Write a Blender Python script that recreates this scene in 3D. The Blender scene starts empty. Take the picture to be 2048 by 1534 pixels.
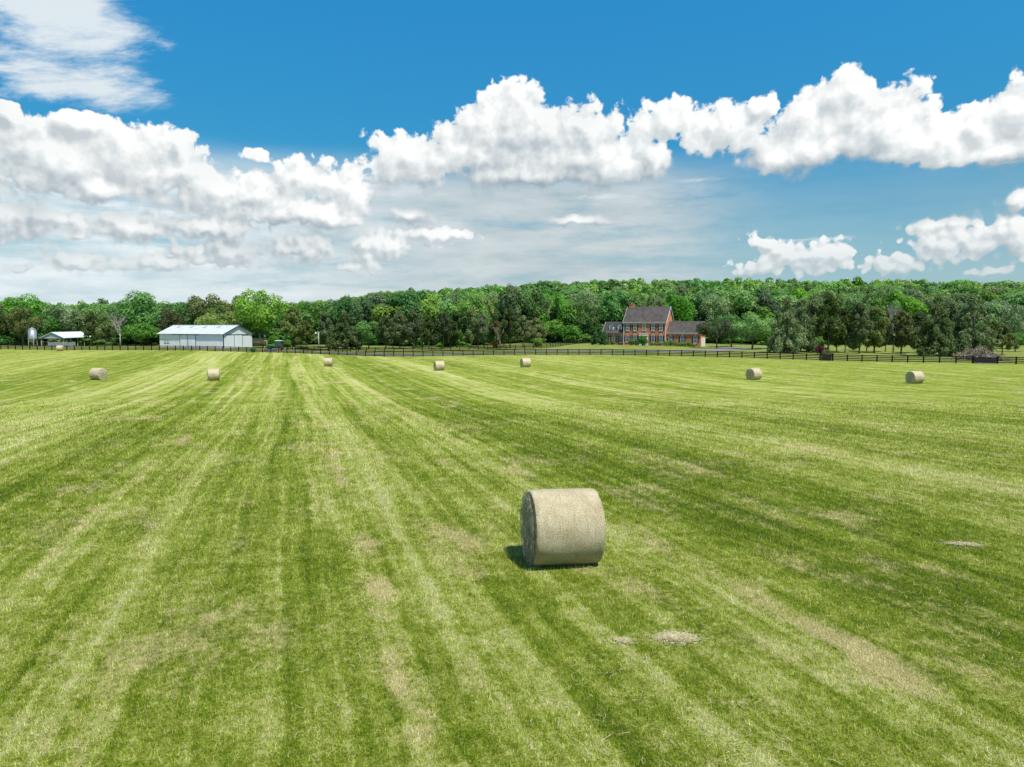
import bpy, math, random
import numpy as np
from mathutils import Vector
R = math.radians
sc = bpy.context.scene
COL = sc.collection
rnd = random.Random(7)
F, CX, CY, HZ, CAMZ = 1400.0, 1024.0, 767.0, 650.0, 6.5
PITCH = math.atan((CY - HZ) / F)

# ------------------------------------------------------------------ terrain
def ss(t):
    t = np.clip(t, 0, 1)
    return t * t * (3 - 2 * t)
FX = [-400, -135, -77, -43, -28, -13.5, 2.7, 18, 32, 53, 68, 83, 400]
FG = [0.0, 0.0, .20, -.30, -.44, -.18, .15, .40, .32, .12, 0.02, 0.0, 0.0]
def gz(x, y):
    x = np.asarray(x, float); y = np.asarray(y, float)
    near = 2.0 * (1 - ss((np.hypot(x * .5, np.maximum(y, 0)) - 5) / 75))
    g = near + ss((y - 85) / 40) * np.interp(x, FX, FG)
    g = g + .30 * ss((y - 148) / 40) * ss((x + 8) / 22) * (1 - ss((x - 62) / 25))
    xe = x * 420 / np.maximum(y, 150)
    hill = 3.0 + 14.0 * ss((xe + 165) / 185)
    g = g + hill * ss((y - 228) / 195)
    g = g + 14 * ss((y - 600) / 900) + .12 * np.sin(x * .11 + 1.3) * np.sin(y * .09) * ss((y - 30) / 40)
    return g
def G(x, y): return float(gz(x, y))
def ray(u, v):
    xc, yc = (u - CX) / F, (CY - v) / F
    c, s = math.cos(PITCH), math.sin(PITCH)
    return xc, c + s * yc, -s + c * yc
def gp(u, v):
    dx, dy, dz = ray(u, v)
    lo, hi = 1.0, 1500.0
    t = 1.0
    while t < 1500:
        if CAMZ + dz * t < G(dx * t, dy * t): break
        lo = t; t *= 1.03
    hi = t
    for _ in range(30):
        m = (lo + hi) / 2
        if CAMZ + dz * m < G(dx * m, dy * m): hi = m
        else: lo = m
    return dx * hi, dy * hi
def at(u, y):                 # world x of a bearing at depth y
    return (u - CX) / F * y
def zat(v, y):                # height of image row at depth y
    return CAMZ + (HZ - v) * y / F

# ------------------------------------------------------------------ object helpers
def link(o, parent=None):
    COL.objects.link(o)
    if parent is not None: o.parent = parent
    return o
def tag(o, label=None, cat=None, group=None, kind=None):
    if label: o['label'] = label
    if cat: o['category'] = cat
    if group: o['group'] = group
    if kind: o['kind'] = kind
    return o
def thing(name, label, cat, loc=(0, 0, 0), rz=0, group=None):
    o = bpy.data.objects.new(name, None); o.empty_display_size = .3
    o.location = loc; o.rotation_euler = (0, 0, rz)
    link(o); return tag(o, label, cat, group)
def np_mesh(name, V, k, mats, attr=None, midx=None):
    V = np.ascontiguousarray(V, dtype=np.float32).reshape(-1, 3)
    nv = len(V); nf = nv // k
    me = bpy.data.meshes.new(name)
    me.vertices.add(nv); me.vertices.foreach_set('co', V.ravel())
    me.loops.add(nf * k); me.loops.foreach_set('vertex_index', np.arange(nf * k, dtype=np.int32))
    me.polygons.add(nf); me.polygons.foreach_set('loop_start', np.arange(0, nf * k, k, dtype=np.int32))
    try: me.polygons.foreach_set('loop_total', np.full(nf, k, dtype=np.int32))
    except Exception: pass
    if midx is not None: me.polygons.foreach_set('material_index', np.asarray(midx, dtype=np.int32))
    for m in (mats if isinstance(mats, (list, tuple)) else [mats]): me.materials.append(m)
    if attr is not None:
        a = me.attributes.new('tint', 'FLOAT', 'POINT'); a.data.foreach_set('value', np.asarray(attr, dtype=np.float32))
    me.update(calc_edges=True)
    return me
def mobj(name, me, parent=None):
    return link(bpy.data.objects.new(name, me), parent)

class MB:
    def __init__(s): s.v = []; s.f = []
    def add(s, vs, fs):
        n = len(s.v); s.v += [tuple(p) for p in vs]; s.f += [tuple(i + n for i in f) for f in fs]; return s
    def box(s, x0, x1, y0, y1, z0, z1):
        return s.add([(x0,y0,z0),(x1,y0,z0),(x1,y1,z0),(x0,y1,z0),(x0,y0,z1),(x1,y0,z1),(x1,y1,z1),(x0,y1,z1)],
                     [(3,2,1,0),(4,5,6,7),(0,1,5,4),(1,2,6,5),(2,3,7,6),(3,0,4,7)])
    def hexa(s, b, t):          # 4 bottom, 4 top points
        return s.add(list(b) + list(t), [(3,2,1,0),(4,5,6,7),(0,1,5,4),(1,2,6,5),(2,3,7,6),(3,0,4,7)])
    def tube(s, pts, rad, n=6, cap=True):
        pts = [Vector(p) for p in pts]
        rad = rad if isinstance(rad, (list, tuple)) else [rad] * len(pts)
        vs = []; fs = []
        for i, p in enumerate(pts):
            d = (pts[min(i+1, len(pts)-1)] - pts[max(i-1, 0)])
            d = d.normalized() if d.length > 1e-9 else Vector((0,0,1))
            a = Vector((0,0,1)).cross(d)
            if a.length < .05: a = Vector((1,0,0)).cross(d)
            a.normalize(); b = d.cross(a)
            for k in range(n):
                t = 2*math.pi*k/n
                vs.append(p + a*math.cos(t)*rad[i] + b*math.sin(t)*rad[i])
        for i in range(len(pts)-1):
            for k in range(n):
                k2 = (k+1) % n
                fs.append((i*n+k, i*n+k2, (i+1)*n+k2, (i+1)*n+k))
        if cap:
            fs.append(tuple(range(n-1,-1,-1))); fs.append(tuple((len(pts)-1)*n+k for k in range(n)))
        return s.add(vs, fs)
    def prism(s, poly, d):      # polygon points (3d) extruded along vector d
        n = len(poly); d = Vector(d)
        vs = [Vector(p) for p in poly] + [Vector(p) + d for p in poly]
        fs = [tuple(range(n)), tuple(range(2*n-1, n-1, -1))] + [((i+1) % n, i, i+n, (i+1) % n + n) for i in range(n)]
        return s.add(vs, fs)
    def lathe(s, prof, n=16, axis='z'):
        vs = []; fs = []
        for (r, h) in prof:
            for k in range(n):
                t = 2*math.pi*k/n; a, b = r*math.cos(t), r*math.sin(t)
                vs.append((a,b,h) if axis == 'z' else ((h,a,b) if axis == 'x' else (a,h,b)))
        for i in range(len(prof)-1):
            for k in range(n):
                k2 = (k+1) % n; fs.append((i*n+k, i*n+k2, (i+1)*n+k2, (i+1)*n+k))
        fs.append(tuple(range(n-1,-1,-1))); fs.append(tuple((len(prof)-1)*n+k for k in range(n)))
        return s.add(vs, fs)
    def mesh(s, name, mat, smooth=False):
        me = bpy.data.meshes.new(name); me.from_pydata([tuple(p) for p in s.v], [], s.f)
        if mat: me.materials.append(mat)
        import bmesh
        bm = bmesh.new(); bm.from_mesh(me); bmesh.ops.recalc_face_normals(bm, faces=bm.faces); bm.to_mesh(me); bm.free()
        if smooth:
            for p in me.polygons: p.use_smooth = True
        return me
    def build(s, name, mat, parent=None, smooth=False, bevel=0):
        o = mobj(name, s.mesh(name, mat, smooth), parent)
        if bevel:
            b = o.modifiers.new('bevel', 'BEVEL'); b.width = bevel; b.segments = 2
        return o

# ------------------------------------------------------------------ node helpers
class NT:
    def __init__(s, nt): s.nt = nt; s.n = nt.nodes; s.l = nt.links
    def node(s, t, **kw):
        n = s.n.new(t)
        for k, v in kw.items(): setattr(n, k, v)
        return n
    def put(s, sock, val):
        if val is None: return
        if hasattr(val, 'is_output') or isinstance(val, bpy.types.NodeSocket): s.l.new(val, sock)
        else: sock.default_value = val
    def m(s, op, a, b=None, c=None, clamp=False):
        n = s.node('ShaderNodeMath', operation=op, use_clamp=clamp)
        for i, x in enumerate((a, b, c)): s.put(n.inputs[i], x)
        return n.outputs[0]
    def vm(s, op, a, b=None, c=None, out=0):
        n = s.node('ShaderNodeVectorMath', operation=op)
        for i, x in enumerate((a, b, c)): s.put(n.inputs[i], x)
        return n.outputs['Value'] if op in ('LENGTH', 'DOT_PRODUCT') else n.outputs[0]
    def xyz(s, x, y, z=0.0):
        n = s.node('ShaderNodeCombineXYZ')
        for i, v in enumerate((x, y, z)): s.put(n.inputs[i], v)
        return n.outputs[0]
    def sep(s, v):
        n = s.node('ShaderNodeSeparateXYZ'); s.put(n.inputs[0], v); return n.outputs
    def noise(s, vec, scale, detail=4, rough=.55, dim='3D', dist=0.0):
        n = s.node('ShaderNodeTexNoise', noise_dimensions=dim)
        s.put(n.inputs['Vector'], vec); n.inputs['Scale'].default_value = scale
        n.inputs['Detail'].default_value = detail; n.inputs['Roughness'].default_value = rough
        n.inputs['Distortion'].default_value = dist
        return n.outputs[0]
    def ramp(s, f, stops, interp='LINEAR'):
        n = s.node('ShaderNodeValToRGB'); s.put(n.inputs[0], f); e = n.color_ramp.elements
        n.color_ramp.interpolation = interp
        while len(e) < len(stops): e.new(.5)
        for el, (p, c) in zip(e, stops):
            el.position = p; el.color = (*c, 1) if isinstance(c, tuple) else (c, c, c, 1)
        return n.outputs[0]
    def mix(s, f, a, b, bt='MIX'):
        n = s.node('ShaderNodeMix', data_type='RGBA', blend_type=bt); n.clamp_factor = True
        s.put(n.inputs[0], f)
        for i, x in ((6, a), (7, b)):
            if isinstance(x, tuple): x = (*x, 1) if len(x) == 3 else x
            s.put(n.inputs[i], x)
        return n.outputs[2]
    def mapr(s, v, a, b, c, d, smooth=False):
        n = s.node('ShaderNodeMapRange', interpolation_type='SMOOTHSTEP' if smooth else 'LINEAR')
        for i, x in enumerate((v, a, b, c, d)): s.put(n.inputs[i], x)
        return n.outputs[0]
def new_mat(name):
    m = bpy.data.materials.new(name); m.use_nodes = True; m.node_tree.nodes.clear()
    return m, NT(m.node_tree)
def finish(t, shader):
    o = t.node('ShaderNodeOutputMaterial'); t.l.new(shader, o.inputs['Surface'])
def principled(t, col, rough=.6, metal=0.0, bump=None, bstr=.3, bdist=.02, spec=None):
    b = t.node('ShaderNodeBsdfPrincipled')
    t.put(b.inputs['Base Color'], (*col, 1) if isinstance(col, tuple) else col)
    t.put(b.inputs['Roughness'], rough); b.inputs['Metallic'].default_value = metal
    if spec is not None: b.inputs['Specular IOR Level'].default_value = spec
    if bump is not None:
        n = t.node('ShaderNodeBump'); n.inputs['Strength'].default_value = bstr; n.inputs['Distance'].default_value = bdist
        t.put(n.inputs['Height'], bump); t.l.new(n.outputs[0], b.inputs['Normal'])
    return b.outputs[0]
def simple(name, col, rough=.6, metal=0.0, var=.18, scale=3.0, spec=None):
    m, t = new_mat(name)
    tc = t.node('ShaderNodeTexCoord').outputs['Object']
    n = t.noise(tc, scale, 5)
    f = t.mapr(n, .3, .7, 1 - var, 1 + var)
    c = t.mix(1.0, col, t.xyz(f, f, f), 'MULTIPLY')
    finish(t, principled(t, c, rough, metal, spec=spec)); return m

# ------------------------------------------------------------------ field colour (shared by the ground sheet and the grass)
MOWAZ = math.atan((572 - CX) / F)
def field_group():
    g = bpy.data.node_groups.new('field_colour', 'ShaderNodeTree')
    g.interface.new_socket('Color', in_out='OUTPUT', socket_type='NodeSocketColor')
    g.interface.new_socket('Straw', in_out='OUTPUT', socket_type='NodeSocketFloat')
    t = NT(g); out = t.node('NodeGroupOutput')
    P = t.node('ShaderNodeNewGeometry').outputs['Position']
    p = (math.cos(MOWAZ), -math.sin(MOWAZ), 0); d = (math.sin(MOWAZ), math.cos(MOWAZ), 0)
    s0 = t.vm('DOT_PRODUCT', P, p); tt = t.vm('DOT_PRODUCT', P, d)
    w = t.noise(t.xyz(t.m('MULTIPLY', s0, .05), t.m('MULTIPLY', tt, .022)), 1.0, 2, .5, '2D')
    w2 = t.noise(P, .55, 3, .6, '2D')
    s = t.m('ADD', s0, t.m('MULTIPLY_ADD', w, 1.8, -.9))
    s = t.m('ADD', s, t.m('MULTIPLY_ADD', w2, .26, -.13))
    pts = [(-60,.5),(-45,.62),(-36,.55),(-31,.2),(-22,.22),(-18,.7),(-13.5,.92),(-10,.75),(-8.6,.3),(-6.3,.22),(-5.2,.62),(-3.2,.5),
           (-1.2,.66),(-.35,.25),(.3,.25),(.9,.8),(2.6,.76),(3.6,.45),(5.2,.55),(7,.82),(8,.38),(10,.12),(13,.16),(15.5,.4),(17.5,.72),
           (19.8,.85),(22.5,.55),(26,.25),(31,.66),(38,.38),(46,.62),(60,.4)]
    band = t.ramp(t.mapr(s, -60, 60, 0, 1), [((a + 60) / 120, b) for a, b in pts], 'EASE')
    n1 = t.noise(t.xyz(t.m('MULTIPLY', s, .42), t.m('MULTIPLY', tt, .02)), 1.0, 4, .6, '2D')
    n2 = t.noise(t.xyz(t.m('MULTIPLY', s, 1.5), t.m('MULTIPLY', tt, .022), 3.0), 1.0, 3, .6)
    n2c = t.noise(t.xyz(t.m('MULTIPLY', s, 3.0), t.m('MULTIPLY', tt, .03), 14.0), 1.0, 2, .55)
    n2b = t.noise(t.xyz(t.m('MULTIPLY', s, 5.5), t.m('MULTIPLY', tt, .09), 9.0), 1.0, 3, .65)
    n3 = t.noise(P, .35, 4, .6)
    n4 = t.noise(P, 2.2, 5, .7)
    n5 = t.noise(P, 9.0, 4, .75)
    n6 = t.noise(P, 32.0, 3, .75)
    v = t.m('MULTIPLY', band, .46)
    for nn, am in ((n1, .45), (n2, .95), (n2c, .65), (n2b, .7), (n3, .65), (n4, 1.05), (n5, 1.15), (n6, 1.3)):
        v = t.m('ADD', v, t.m('MULTIPLY_ADD', nn, am, -am / 2))
    v = t.m('ADD', v, .262)
    col = t.ramp(v, FIELD_RAMP)
    # dry clippings: patches and wheel-track rows stretched along the mowing direction
    pa = t.noise(t.xyz(t.m('MULTIPLY', s0, .75), t.m('MULTIPLY', tt, .32), 8.0), 1.0, 5, .68)
    pb = t.noise(t.xyz(t.m('MULTIPLY', s, 1.1), t.m('MULTIPLY', tt, .028), 5.0), 1.0, 3, .6)
    rows = None
    for sv, wd in ((7.2, .55), (-13.6, .6), (19.6, .45), (1.6, .4), (-4.2, .4), (30.5, .5)):
        k = t.m('SUBTRACT', 1.0, t.m('DIVIDE', t.m('ABSOLUTE', t.m('SUBTRACT', s, sv)), wd), clamp=True)
        rows = k if rows is None else t.m('MAXIMUM', rows, k)
    brk = t.noise(P, .28, 3, .6)
    big = t.noise(t.xyz(t.m('MULTIPLY', s0, .30), t.m('MULTIPLY', tt, .16), 21.0), 1.0, 3, .6)
    rows = t.m('MULTIPLY', rows, t.mapr(brk, .42, .62, 0, .30))
    fine = t.m('ADD', t.m('MULTIPLY_ADD', n4, .35, -.175), t.m('MULTIPLY_ADD', n5, .5, -.25))
    st = t.m('ADD', t.m('ADD', t.m('ADD', pa, t.m('MULTIPLY_ADD', big, .55, -.275)), t.m('MULTIPLY_ADD', pb, .35, -.175)), t.m('ADD', rows, fine))
    straw = t.mapr(st, .52, .80, 0, 1, True)
    col = t.mix(t.m('MULTIPLY', straw, .75), col, STRAW)
    t.l.new(col, out.inputs[0]); t.l.new(straw, out.inputs[1])
    return g
FIELD_RAMP = [(0.05, (.075,.125,.009)), (.30, (.130,.190,.013)), (.52, (.225,.280,.034)), (.72, (.35,.395,.10)), (.95, (.46,.475,.21))]
STRAW = (.50,.43,.22)
FG_NODE = field_group()
def field_mat():
    m, t = new_mat('mown_field')
    g = t.node('ShaderNodeGroup'); g.node_tree = FG_NODE
    P = t.node('ShaderNodeNewGeometry').outputs['Position']
    y = t.sep(P)[1]; x = t.sep(P)[0]
    # lawn and wood floor beyond the fence line
    n = t.noise(P, .25, 5, .6); n2 = t.noise(P, 1.7, 4, .7)
    lawn = t.ramp(t.m('ADD', t.m('MULTIPLY', n, .7), t.m('MULTIPLY', n2, .4)), [(.35, (.10,.14,.025)), (.55, (.18,.22,.05)), (.78, (.30,.29,.11))])
    edge = t.m('ADD', t.m('ADD', y, t.m('MULTIPLY', x, .333)), t.m('MULTIPLY_ADD', n2, 3.0, -1.5))
    near_tone = t.mapr(y, 16, 50, .82, 1.0, True)     # field colour darker close by, where the blades are modelled
    fieldc = t.mix(1.0, g.outputs[0], t.xyz(near_tone, t.m('MULTIPLY', near_tone, .97), t.m('MULTIPLY', near_tone, .95)), 'MULTIPLY')
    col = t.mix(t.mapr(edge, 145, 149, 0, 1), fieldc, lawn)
    floor = t.ramp(n, [(.3, (.05,.075,.02)), (.7, (.11,.13,.04))])
    col = t.mix(t.mapr(t.m('ADD', y, t.m('MULTIPLY_ADD', n, 30, -15)), 215, 235, 0, 1), col, floor)
    h = t.noise(P, 30, 4, .7)
    b = t.m('ADD', h, t.m('MULTIPLY', t.noise(P, 4, 5, .7), 2.2))
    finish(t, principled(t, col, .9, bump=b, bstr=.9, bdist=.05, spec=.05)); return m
def grass_mat():
    m, t = new_mat('grass_blades')
    g = t.node('ShaderNodeGroup'); g.node_tree = FG_NODE
    r = t.node('ShaderNodeNewGeometry').outputs['Random Per Island']
    f = t.mapr(r, 0, 1, .55, 1.9)
    c = t.mix(1.0, g.outputs[0], t.xyz(f, f, t.m('MULTIPLY', f, .95)), 'MULTIPLY')
    dry = t.m('GREATER_THAN', t.m('FRACT', t.m('MULTIPLY', r, 37.7)), .90)
    c = t.mix(t.m('MULTIPLY', dry, .6), c, (.55,.50,.26))
    d = t.node('ShaderNodeBsdfDiffuse'); t.l.new(c, d.inputs[0])
    tr = t.node('ShaderNodeBsdfTranslucent'); t.l.new(c, tr.inputs[0])
    mx = t.node('ShaderNodeMixShader'); mx.inputs[0].default_value = .25
    t.l.new(d.outputs[0], mx.inputs[1]); t.l.new(tr.outputs[0], mx.inputs[2]); finish(t, mx.outputs[0]); return m
def leaf_mat(name, dark, mid, light, use_attr=False, trans=.48, hue=.25):
    m, t = new_mat(name)
    tc = t.node('ShaderNodeTexCoord').outputs['Object']
    r = t.node('ShaderNodeNewGeometry').outputs['Random Per Island']
    if use_attr:
        a = t.node('ShaderNodeAttribute'); a.attribute_name = 'tint'; tint = a.outputs['Fac']
    else: tint = t.node('ShaderNodeObjectInfo').outputs['Random']
    n = t.noise(tc, .45, 2, .5)
    v = t.m('ADD', t.m('MULTIPLY', r, .45), t.m('MULTIPLY', n, .35))
    v = t.m('ADD', v, t.m('MULTIPLY_ADD', tint, .5, -.2))
    c = t.ramp(v, [(.12, dark), (.5, mid), (.95, light)])
    t2 = t.m('FRACT', t.m('MULTIPLY', tint, 7.31))
    hs = t.node('ShaderNodeHueSaturation'); t.l.new(c, hs.inputs['Color'])
    t.put(hs.inputs['Hue'], t.m('MULTIPLY_ADD', t2, .10 * hue, .5 - .05 * hue))
    t.put(hs.inputs['Saturation'], t.mapr(t.m('FRACT', t.m('MULTIPLY', tint, 3.77)), 0, 1, .8, 1.1))
    c = hs.outputs[0]
    d = t.node('ShaderNodeBsdfPrincipled'); t.l.new(c, d.inputs['Base Color']); d.inputs['Roughness'].default_value = .55
    d.inputs['Specular IOR Level'].default_value = .25
    tr = t.node('ShaderNodeBsdfTranslucent'); t.l.new(c, tr.inputs[0])
    mx = t.node('ShaderNodeMixShader'); mx.inputs[0].default_value = trans
    t.l.new(d.outputs[0], mx.inputs[1]); t.l.new(tr.outputs[0], mx.inputs[2]); finish(t, mx.outputs[0]); return m
def bark_mat(name, a, b):
    m, t = new_mat(name)
    tc = t.node('ShaderNodeTexCoord').outputs['Object']
    x, y, z = t.sep(tc)
    n = t.noise(t.xyz(x, y, t.m('MULTIPLY', z, .25)), 9, 5, .7)
    finish(t, principled(t, t.ramp(n, [(.3, a), (.7, b)]), .9, bump=n, bstr=.5, spec=.1)); return m
def brick_mat(name, tone=1.0):
    m, t = new_mat(name)
    tc = t.node('ShaderNodeTexCoord').outputs['Object']
    x, y, z = t.sep(tc)
    b = t.node('ShaderNodeTexBrick'); t.l.new(t.xyz(t.m('ADD', x, y), z), b.inputs['Vector'])
    b.inputs['Scale'].default_value = 1.0; b.inputs['Brick Width'].default_value = .22; b.inputs['Row Height'].default_value = .075
    b.inputs['Mortar Size'].default_value = .009
    b.inputs['Color1'].default_value = (.56*tone,.160*tone,.048*tone,1); b.inputs['Color2'].default_value = (.44*tone,.115*tone,.038*tone,1)
    b.inputs['Mortar'].default_value = (.36*tone,.27*tone,.2*tone,1)
    n = t.noise(tc, 1.2, 5, .65)
    f = t.mapr(n, .3, .7, .78, 1.2)
    c = t.mix(1.0, b.outputs[0], t.xyz(f, f, f), 'MULTIPLY')
    finish(t, principled(t, c, .85, bump=b.outputs['Fac'], bstr=.2, bdist=.01, spec=.2)); return m
def shingle_mat(name, col):
    m, t = new_mat(name)
    tc = t.node('ShaderNodeTexCoord').outputs['Object']
    x, y, z = t.sep(tc)
    n = t.noise(t.xyz(t.m('MULTIPLY', x, 1.0), y, t.m('MULTIPLY', z, .35)), .9, 5, .7)
    n2 = t.noise(tc, 9, 3, .7)
    rows = t.m('FRACT', t.m('MULTIPLY', z, 6.0))
    f = t.m('ADD', t.mapr(n, .35, .65, .72, 1.2), t.m('MULTIPLY_ADD', n2, .7, -.35))
    c = t.mix(1.0, col, t.xyz(f, f, f), 'MULTIPLY')
    finish(t, principled(t, c, .9, bump=rows, bstr=.4, bdist=.02, spec=.15)); return m
def ribbed_mat(name, col, axis=0, period=.3, rough=.45, metal=0.0, stain=.12):
    m, t = new_mat(name)
    tc = t.node('ShaderNodeTexCoord').outputs['Object']
    c3 = t.sep(tc)
    fr = t.m('FRACT', t.m('DIVIDE', c3[axis], period))
    rib = t.m('LESS_THAN', t.m('ABSOLUTE', t.m('SUBTRACT', fr, .5)), .1)
    n = t.noise(t.xyz(c3[0], c3[1], t.m('MULTIPLY', c3[2], .3)), .8, 5, .65)
    n2 = t.noise(tc, 7, 4, .7)
    f = t.m('ADD', t.mapr(n, .3, .7, 1 - stain, 1 + stain * .6), t.m('MULTIPLY_ADD', n2, .16, -.08))
    c = t.mix(1.0, col, t.xyz(f, f, f), 'MULTIPLY')
    finish(t, principled(t, c, rough, metal, bump=rib, bstr=.6, bdist=.02)); return m
def hay_wrap_mat():
    m, t = new_mat('hay_net_wrap')
    tc = t.node('ShaderNodeTexCoord').outputs['Object']
    x, y, z = t.sep(tc)
    ang = t.m('ARCTAN2', y, z)
    uv = t.xyz(t.m('MULTIPLY', x, 1.0), t.m('MULTIPLY', ang, .76), 0.0)
    ring = t.noise(t.xyz(t.m('MULTIPLY', x, 26), t.m('MULTIPLY', ang, 1.2)), 1.0, 3, .6, '2D')
    sp = t.noise(uv, 38, 4, .8, '2D'); sp2 = t.noise(uv, 140, 2, .8, '2D')
    blot = t.noise(uv, 2.2, 5, .65, '2D')
    v = t.m('ADD', t.m('MULTIPLY', sp, .62), t.m('MULTIPLY', ring, .12))
    v = t.m('ADD', v, t.m('ADD', t.m('MULTIPLY', blot, .28), t.m('MULTIPLY', sp2, .30)))
    c = t.ramp(v, [(.40, (.085,.065,.025)), (.54, (.31,.24,.12)), (.68, (.47,.395,.235)), (.84, (.74,.68,.51))])
    bm = t.m('ADD', sp, t.m('MULTIPLY', ring, .6))
    b = principled(t, c, .5, bump=bm, bstr=.8, bdist=.025, spec=.45)
    finish(t, b); return m
def hay_end_mat():
    m, t = new_mat('hay_end_swirl')
    tc = t.node('ShaderNodeTexCoord').outputs['Object']
    x, y, z = t.sep(tc)
    rr = t.m('SQRT', t.m('ADD', t.m('MULTIPLY', y, y), t.m('MULTIPLY', z, z))); ang = t.m('ARCTAN2', y, z)
    sw = t.noise(t.xyz(t.m('MULTIPLY', t.m('ADD', rr, t.m('MULTIPLY', ang, .03)), 22), t.m('MULTIPLY', ang, 2.0)), 1.0, 4, .7, '2D', .5)
    n = t.noise(tc, 25, 4, .75)
    v = t.m('ADD', t.m('MULTIPLY', sw, .6), t.m('MULTIPLY', n, .5))
    c = t.ramp(v, [(.33, (.12,.10,.05)), (.52, (.42,.36,.21)), (.70, (.70,.63,.43))])
    finish(t, principled(t, c, .85, bump=v, bstr=1.0, bdist=.06, spec=.1)); return m
def strand_mat(name, a, b):
    m, t = new_mat(name)
    r = t.node('ShaderNodeNewGeometry').outputs['Random Per Island']
    c = t.ramp(r, [(0.0, a), (1.0, b)])
    finish(t, principled(t, c, .7, spec=.2)); return m
def asphalt_mat():
    m, t = new_mat('driveway_asphalt')
    tc = t.node('ShaderNodeTexCoord').outputs['Object']
    n = t.noise(tc, .6, 5, .65); n2 = t.noise(tc, 20, 3, .8)
    v = t.m('ADD', t.m('MULTIPLY', n, .6), t.m('MULTIPLY', n2, .4))
    c = t.ramp(v, [(.3, (.12,.115,.12)), (.7, (.25,.235,.235))])
    finish(t, principled(t, c, .9, bump=n2, bstr=.3, spec=.2)); return m

M = dict(
    white=simple('white_paint', (.72,.72,.70), .5), trim=simple('cream_trim', (.70,.66,.58), .5),
    black=simple('black_fence_paint', (.014,.012,.012), .8, spec=.1), dark=simple('dark_steel_trim', (.035,.035,.04), .5),
    shutter=simple('black_shutter', (.012,.012,.014), .5), glass=simple('window_glass', (.035,.05,.07), .08, var=.3, spec=.8),
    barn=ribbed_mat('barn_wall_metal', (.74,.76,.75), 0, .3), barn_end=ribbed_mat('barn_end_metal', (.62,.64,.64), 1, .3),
    barnroof=ribbed_mat('barn_roof_metal', (.53,.56,.555), 0, .3, .4, stain=.16), shedroof=ribbed_mat('shed_roof_metal', (.68,.70,.72), 1, .3, .4),
    galv=ribbed_mat('galvanised_steel', (.33,.36,.39), 2, .22, .4, .5), grey=simple('weathered_grey', (.26,.26,.28), .7, var=.4),
    brick=brick_mat('red_brick'), gable=brick_mat('sunlit_red_brick', 1.25), shingle=shingle_mat('grey_shingles', (.082,.074,.068)),  # gable brick: the red brick brightened, sunlit tone put into its colour
    shingle2=shingle_mat('dark_shingles', (.06,.056,.053)),
    wood=simple('weathered_wood', (.22,.17,.12), .8, var=.35), pole=simple('pale_pole_wood', (.40,.37,.33), .8, var=.3),
    green=simple('green_paint', (.015,.20,.035), .35, var=.1), yellow=simple('yellow_paint', (.75,.50,.04), .4), tyre=simple('tyre_rubber', (.02,.02,.02), .8),
    tarp=simple('tan_tarp', (.50,.33,.17), .8, var=.25), terra=simple('orange_clay', (.45,.16,.06), .8),
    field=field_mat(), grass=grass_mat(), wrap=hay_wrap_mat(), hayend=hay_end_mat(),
    strand=strand_mat('dry_hay_strands', (.30,.25,.11), (.70,.62,.40)), endstrand=strand_mat('hay_end_strands', (.22,.19,.10), (.74,.68,.48)),
    asphalt=asphalt_mat(),
    bark=bark_mat('grey_bark', (.07,.055,.04), (.20,.17,.135)), palebark=bark_mat('pale_dead_bark', (.22,.20,.17), (.46,.43,.38)),
    deadtwig=bark_mat('brown_dead_twigs', (.13,.09,.065), (.27,.20,.15)),
    green1=leaf_mat('leaf_deep_green', (0.050,0.144,0.029), (0.133,0.340,0.052), (0.354,0.650,0.110)),
    green2=leaf_mat('leaf_bright_green', (0.067,0.167,0.022), (0.158,0.336,0.044), (0.329,0.563,0.097)),
    olive=leaf_mat('leaf_olive', (0.069,0.083,0.024), (0.184,0.220,0.066), (0.460,0.473,0.192), hue=.15),
    yellowgreen=leaf_mat('leaf_yellow_green', (.09,.15,.02), (.22,.33,.05), (.42,.55,.12), hue=.15),
    cedar=leaf_mat('leaf_cedar', (0.060,0.094,0.026), (0.148,0.212,0.060), (0.370,0.450,0.145), hue=.15),
    spruce=leaf_mat('leaf_spruce', (0.072,0.113,0.037), (0.173,0.245,0.083), (0.426,0.533,0.216), hue=.1),
    greygreen=leaf_mat('leaf_grey_green', (0.074,0.133,0.046), (0.209,0.310,0.126), (0.493,0.620,0.295)),
    woods=leaf_mat('leaf_woods', (0.059,0.152,0.029), (0.158,0.373,0.054), (0.457,0.650,0.146), use_attr=True, hue=.5),
    purple=leaf_mat('leaf_purple', (.03,.006,.012), (.085,.018,.035), (.17,.05,.08), hue=.1),
    rust=leaf_mat('leaf_rust', (.10,.035,.012), (.22,.085,.04), (.33,.15,.08), hue=.1),
)

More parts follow.
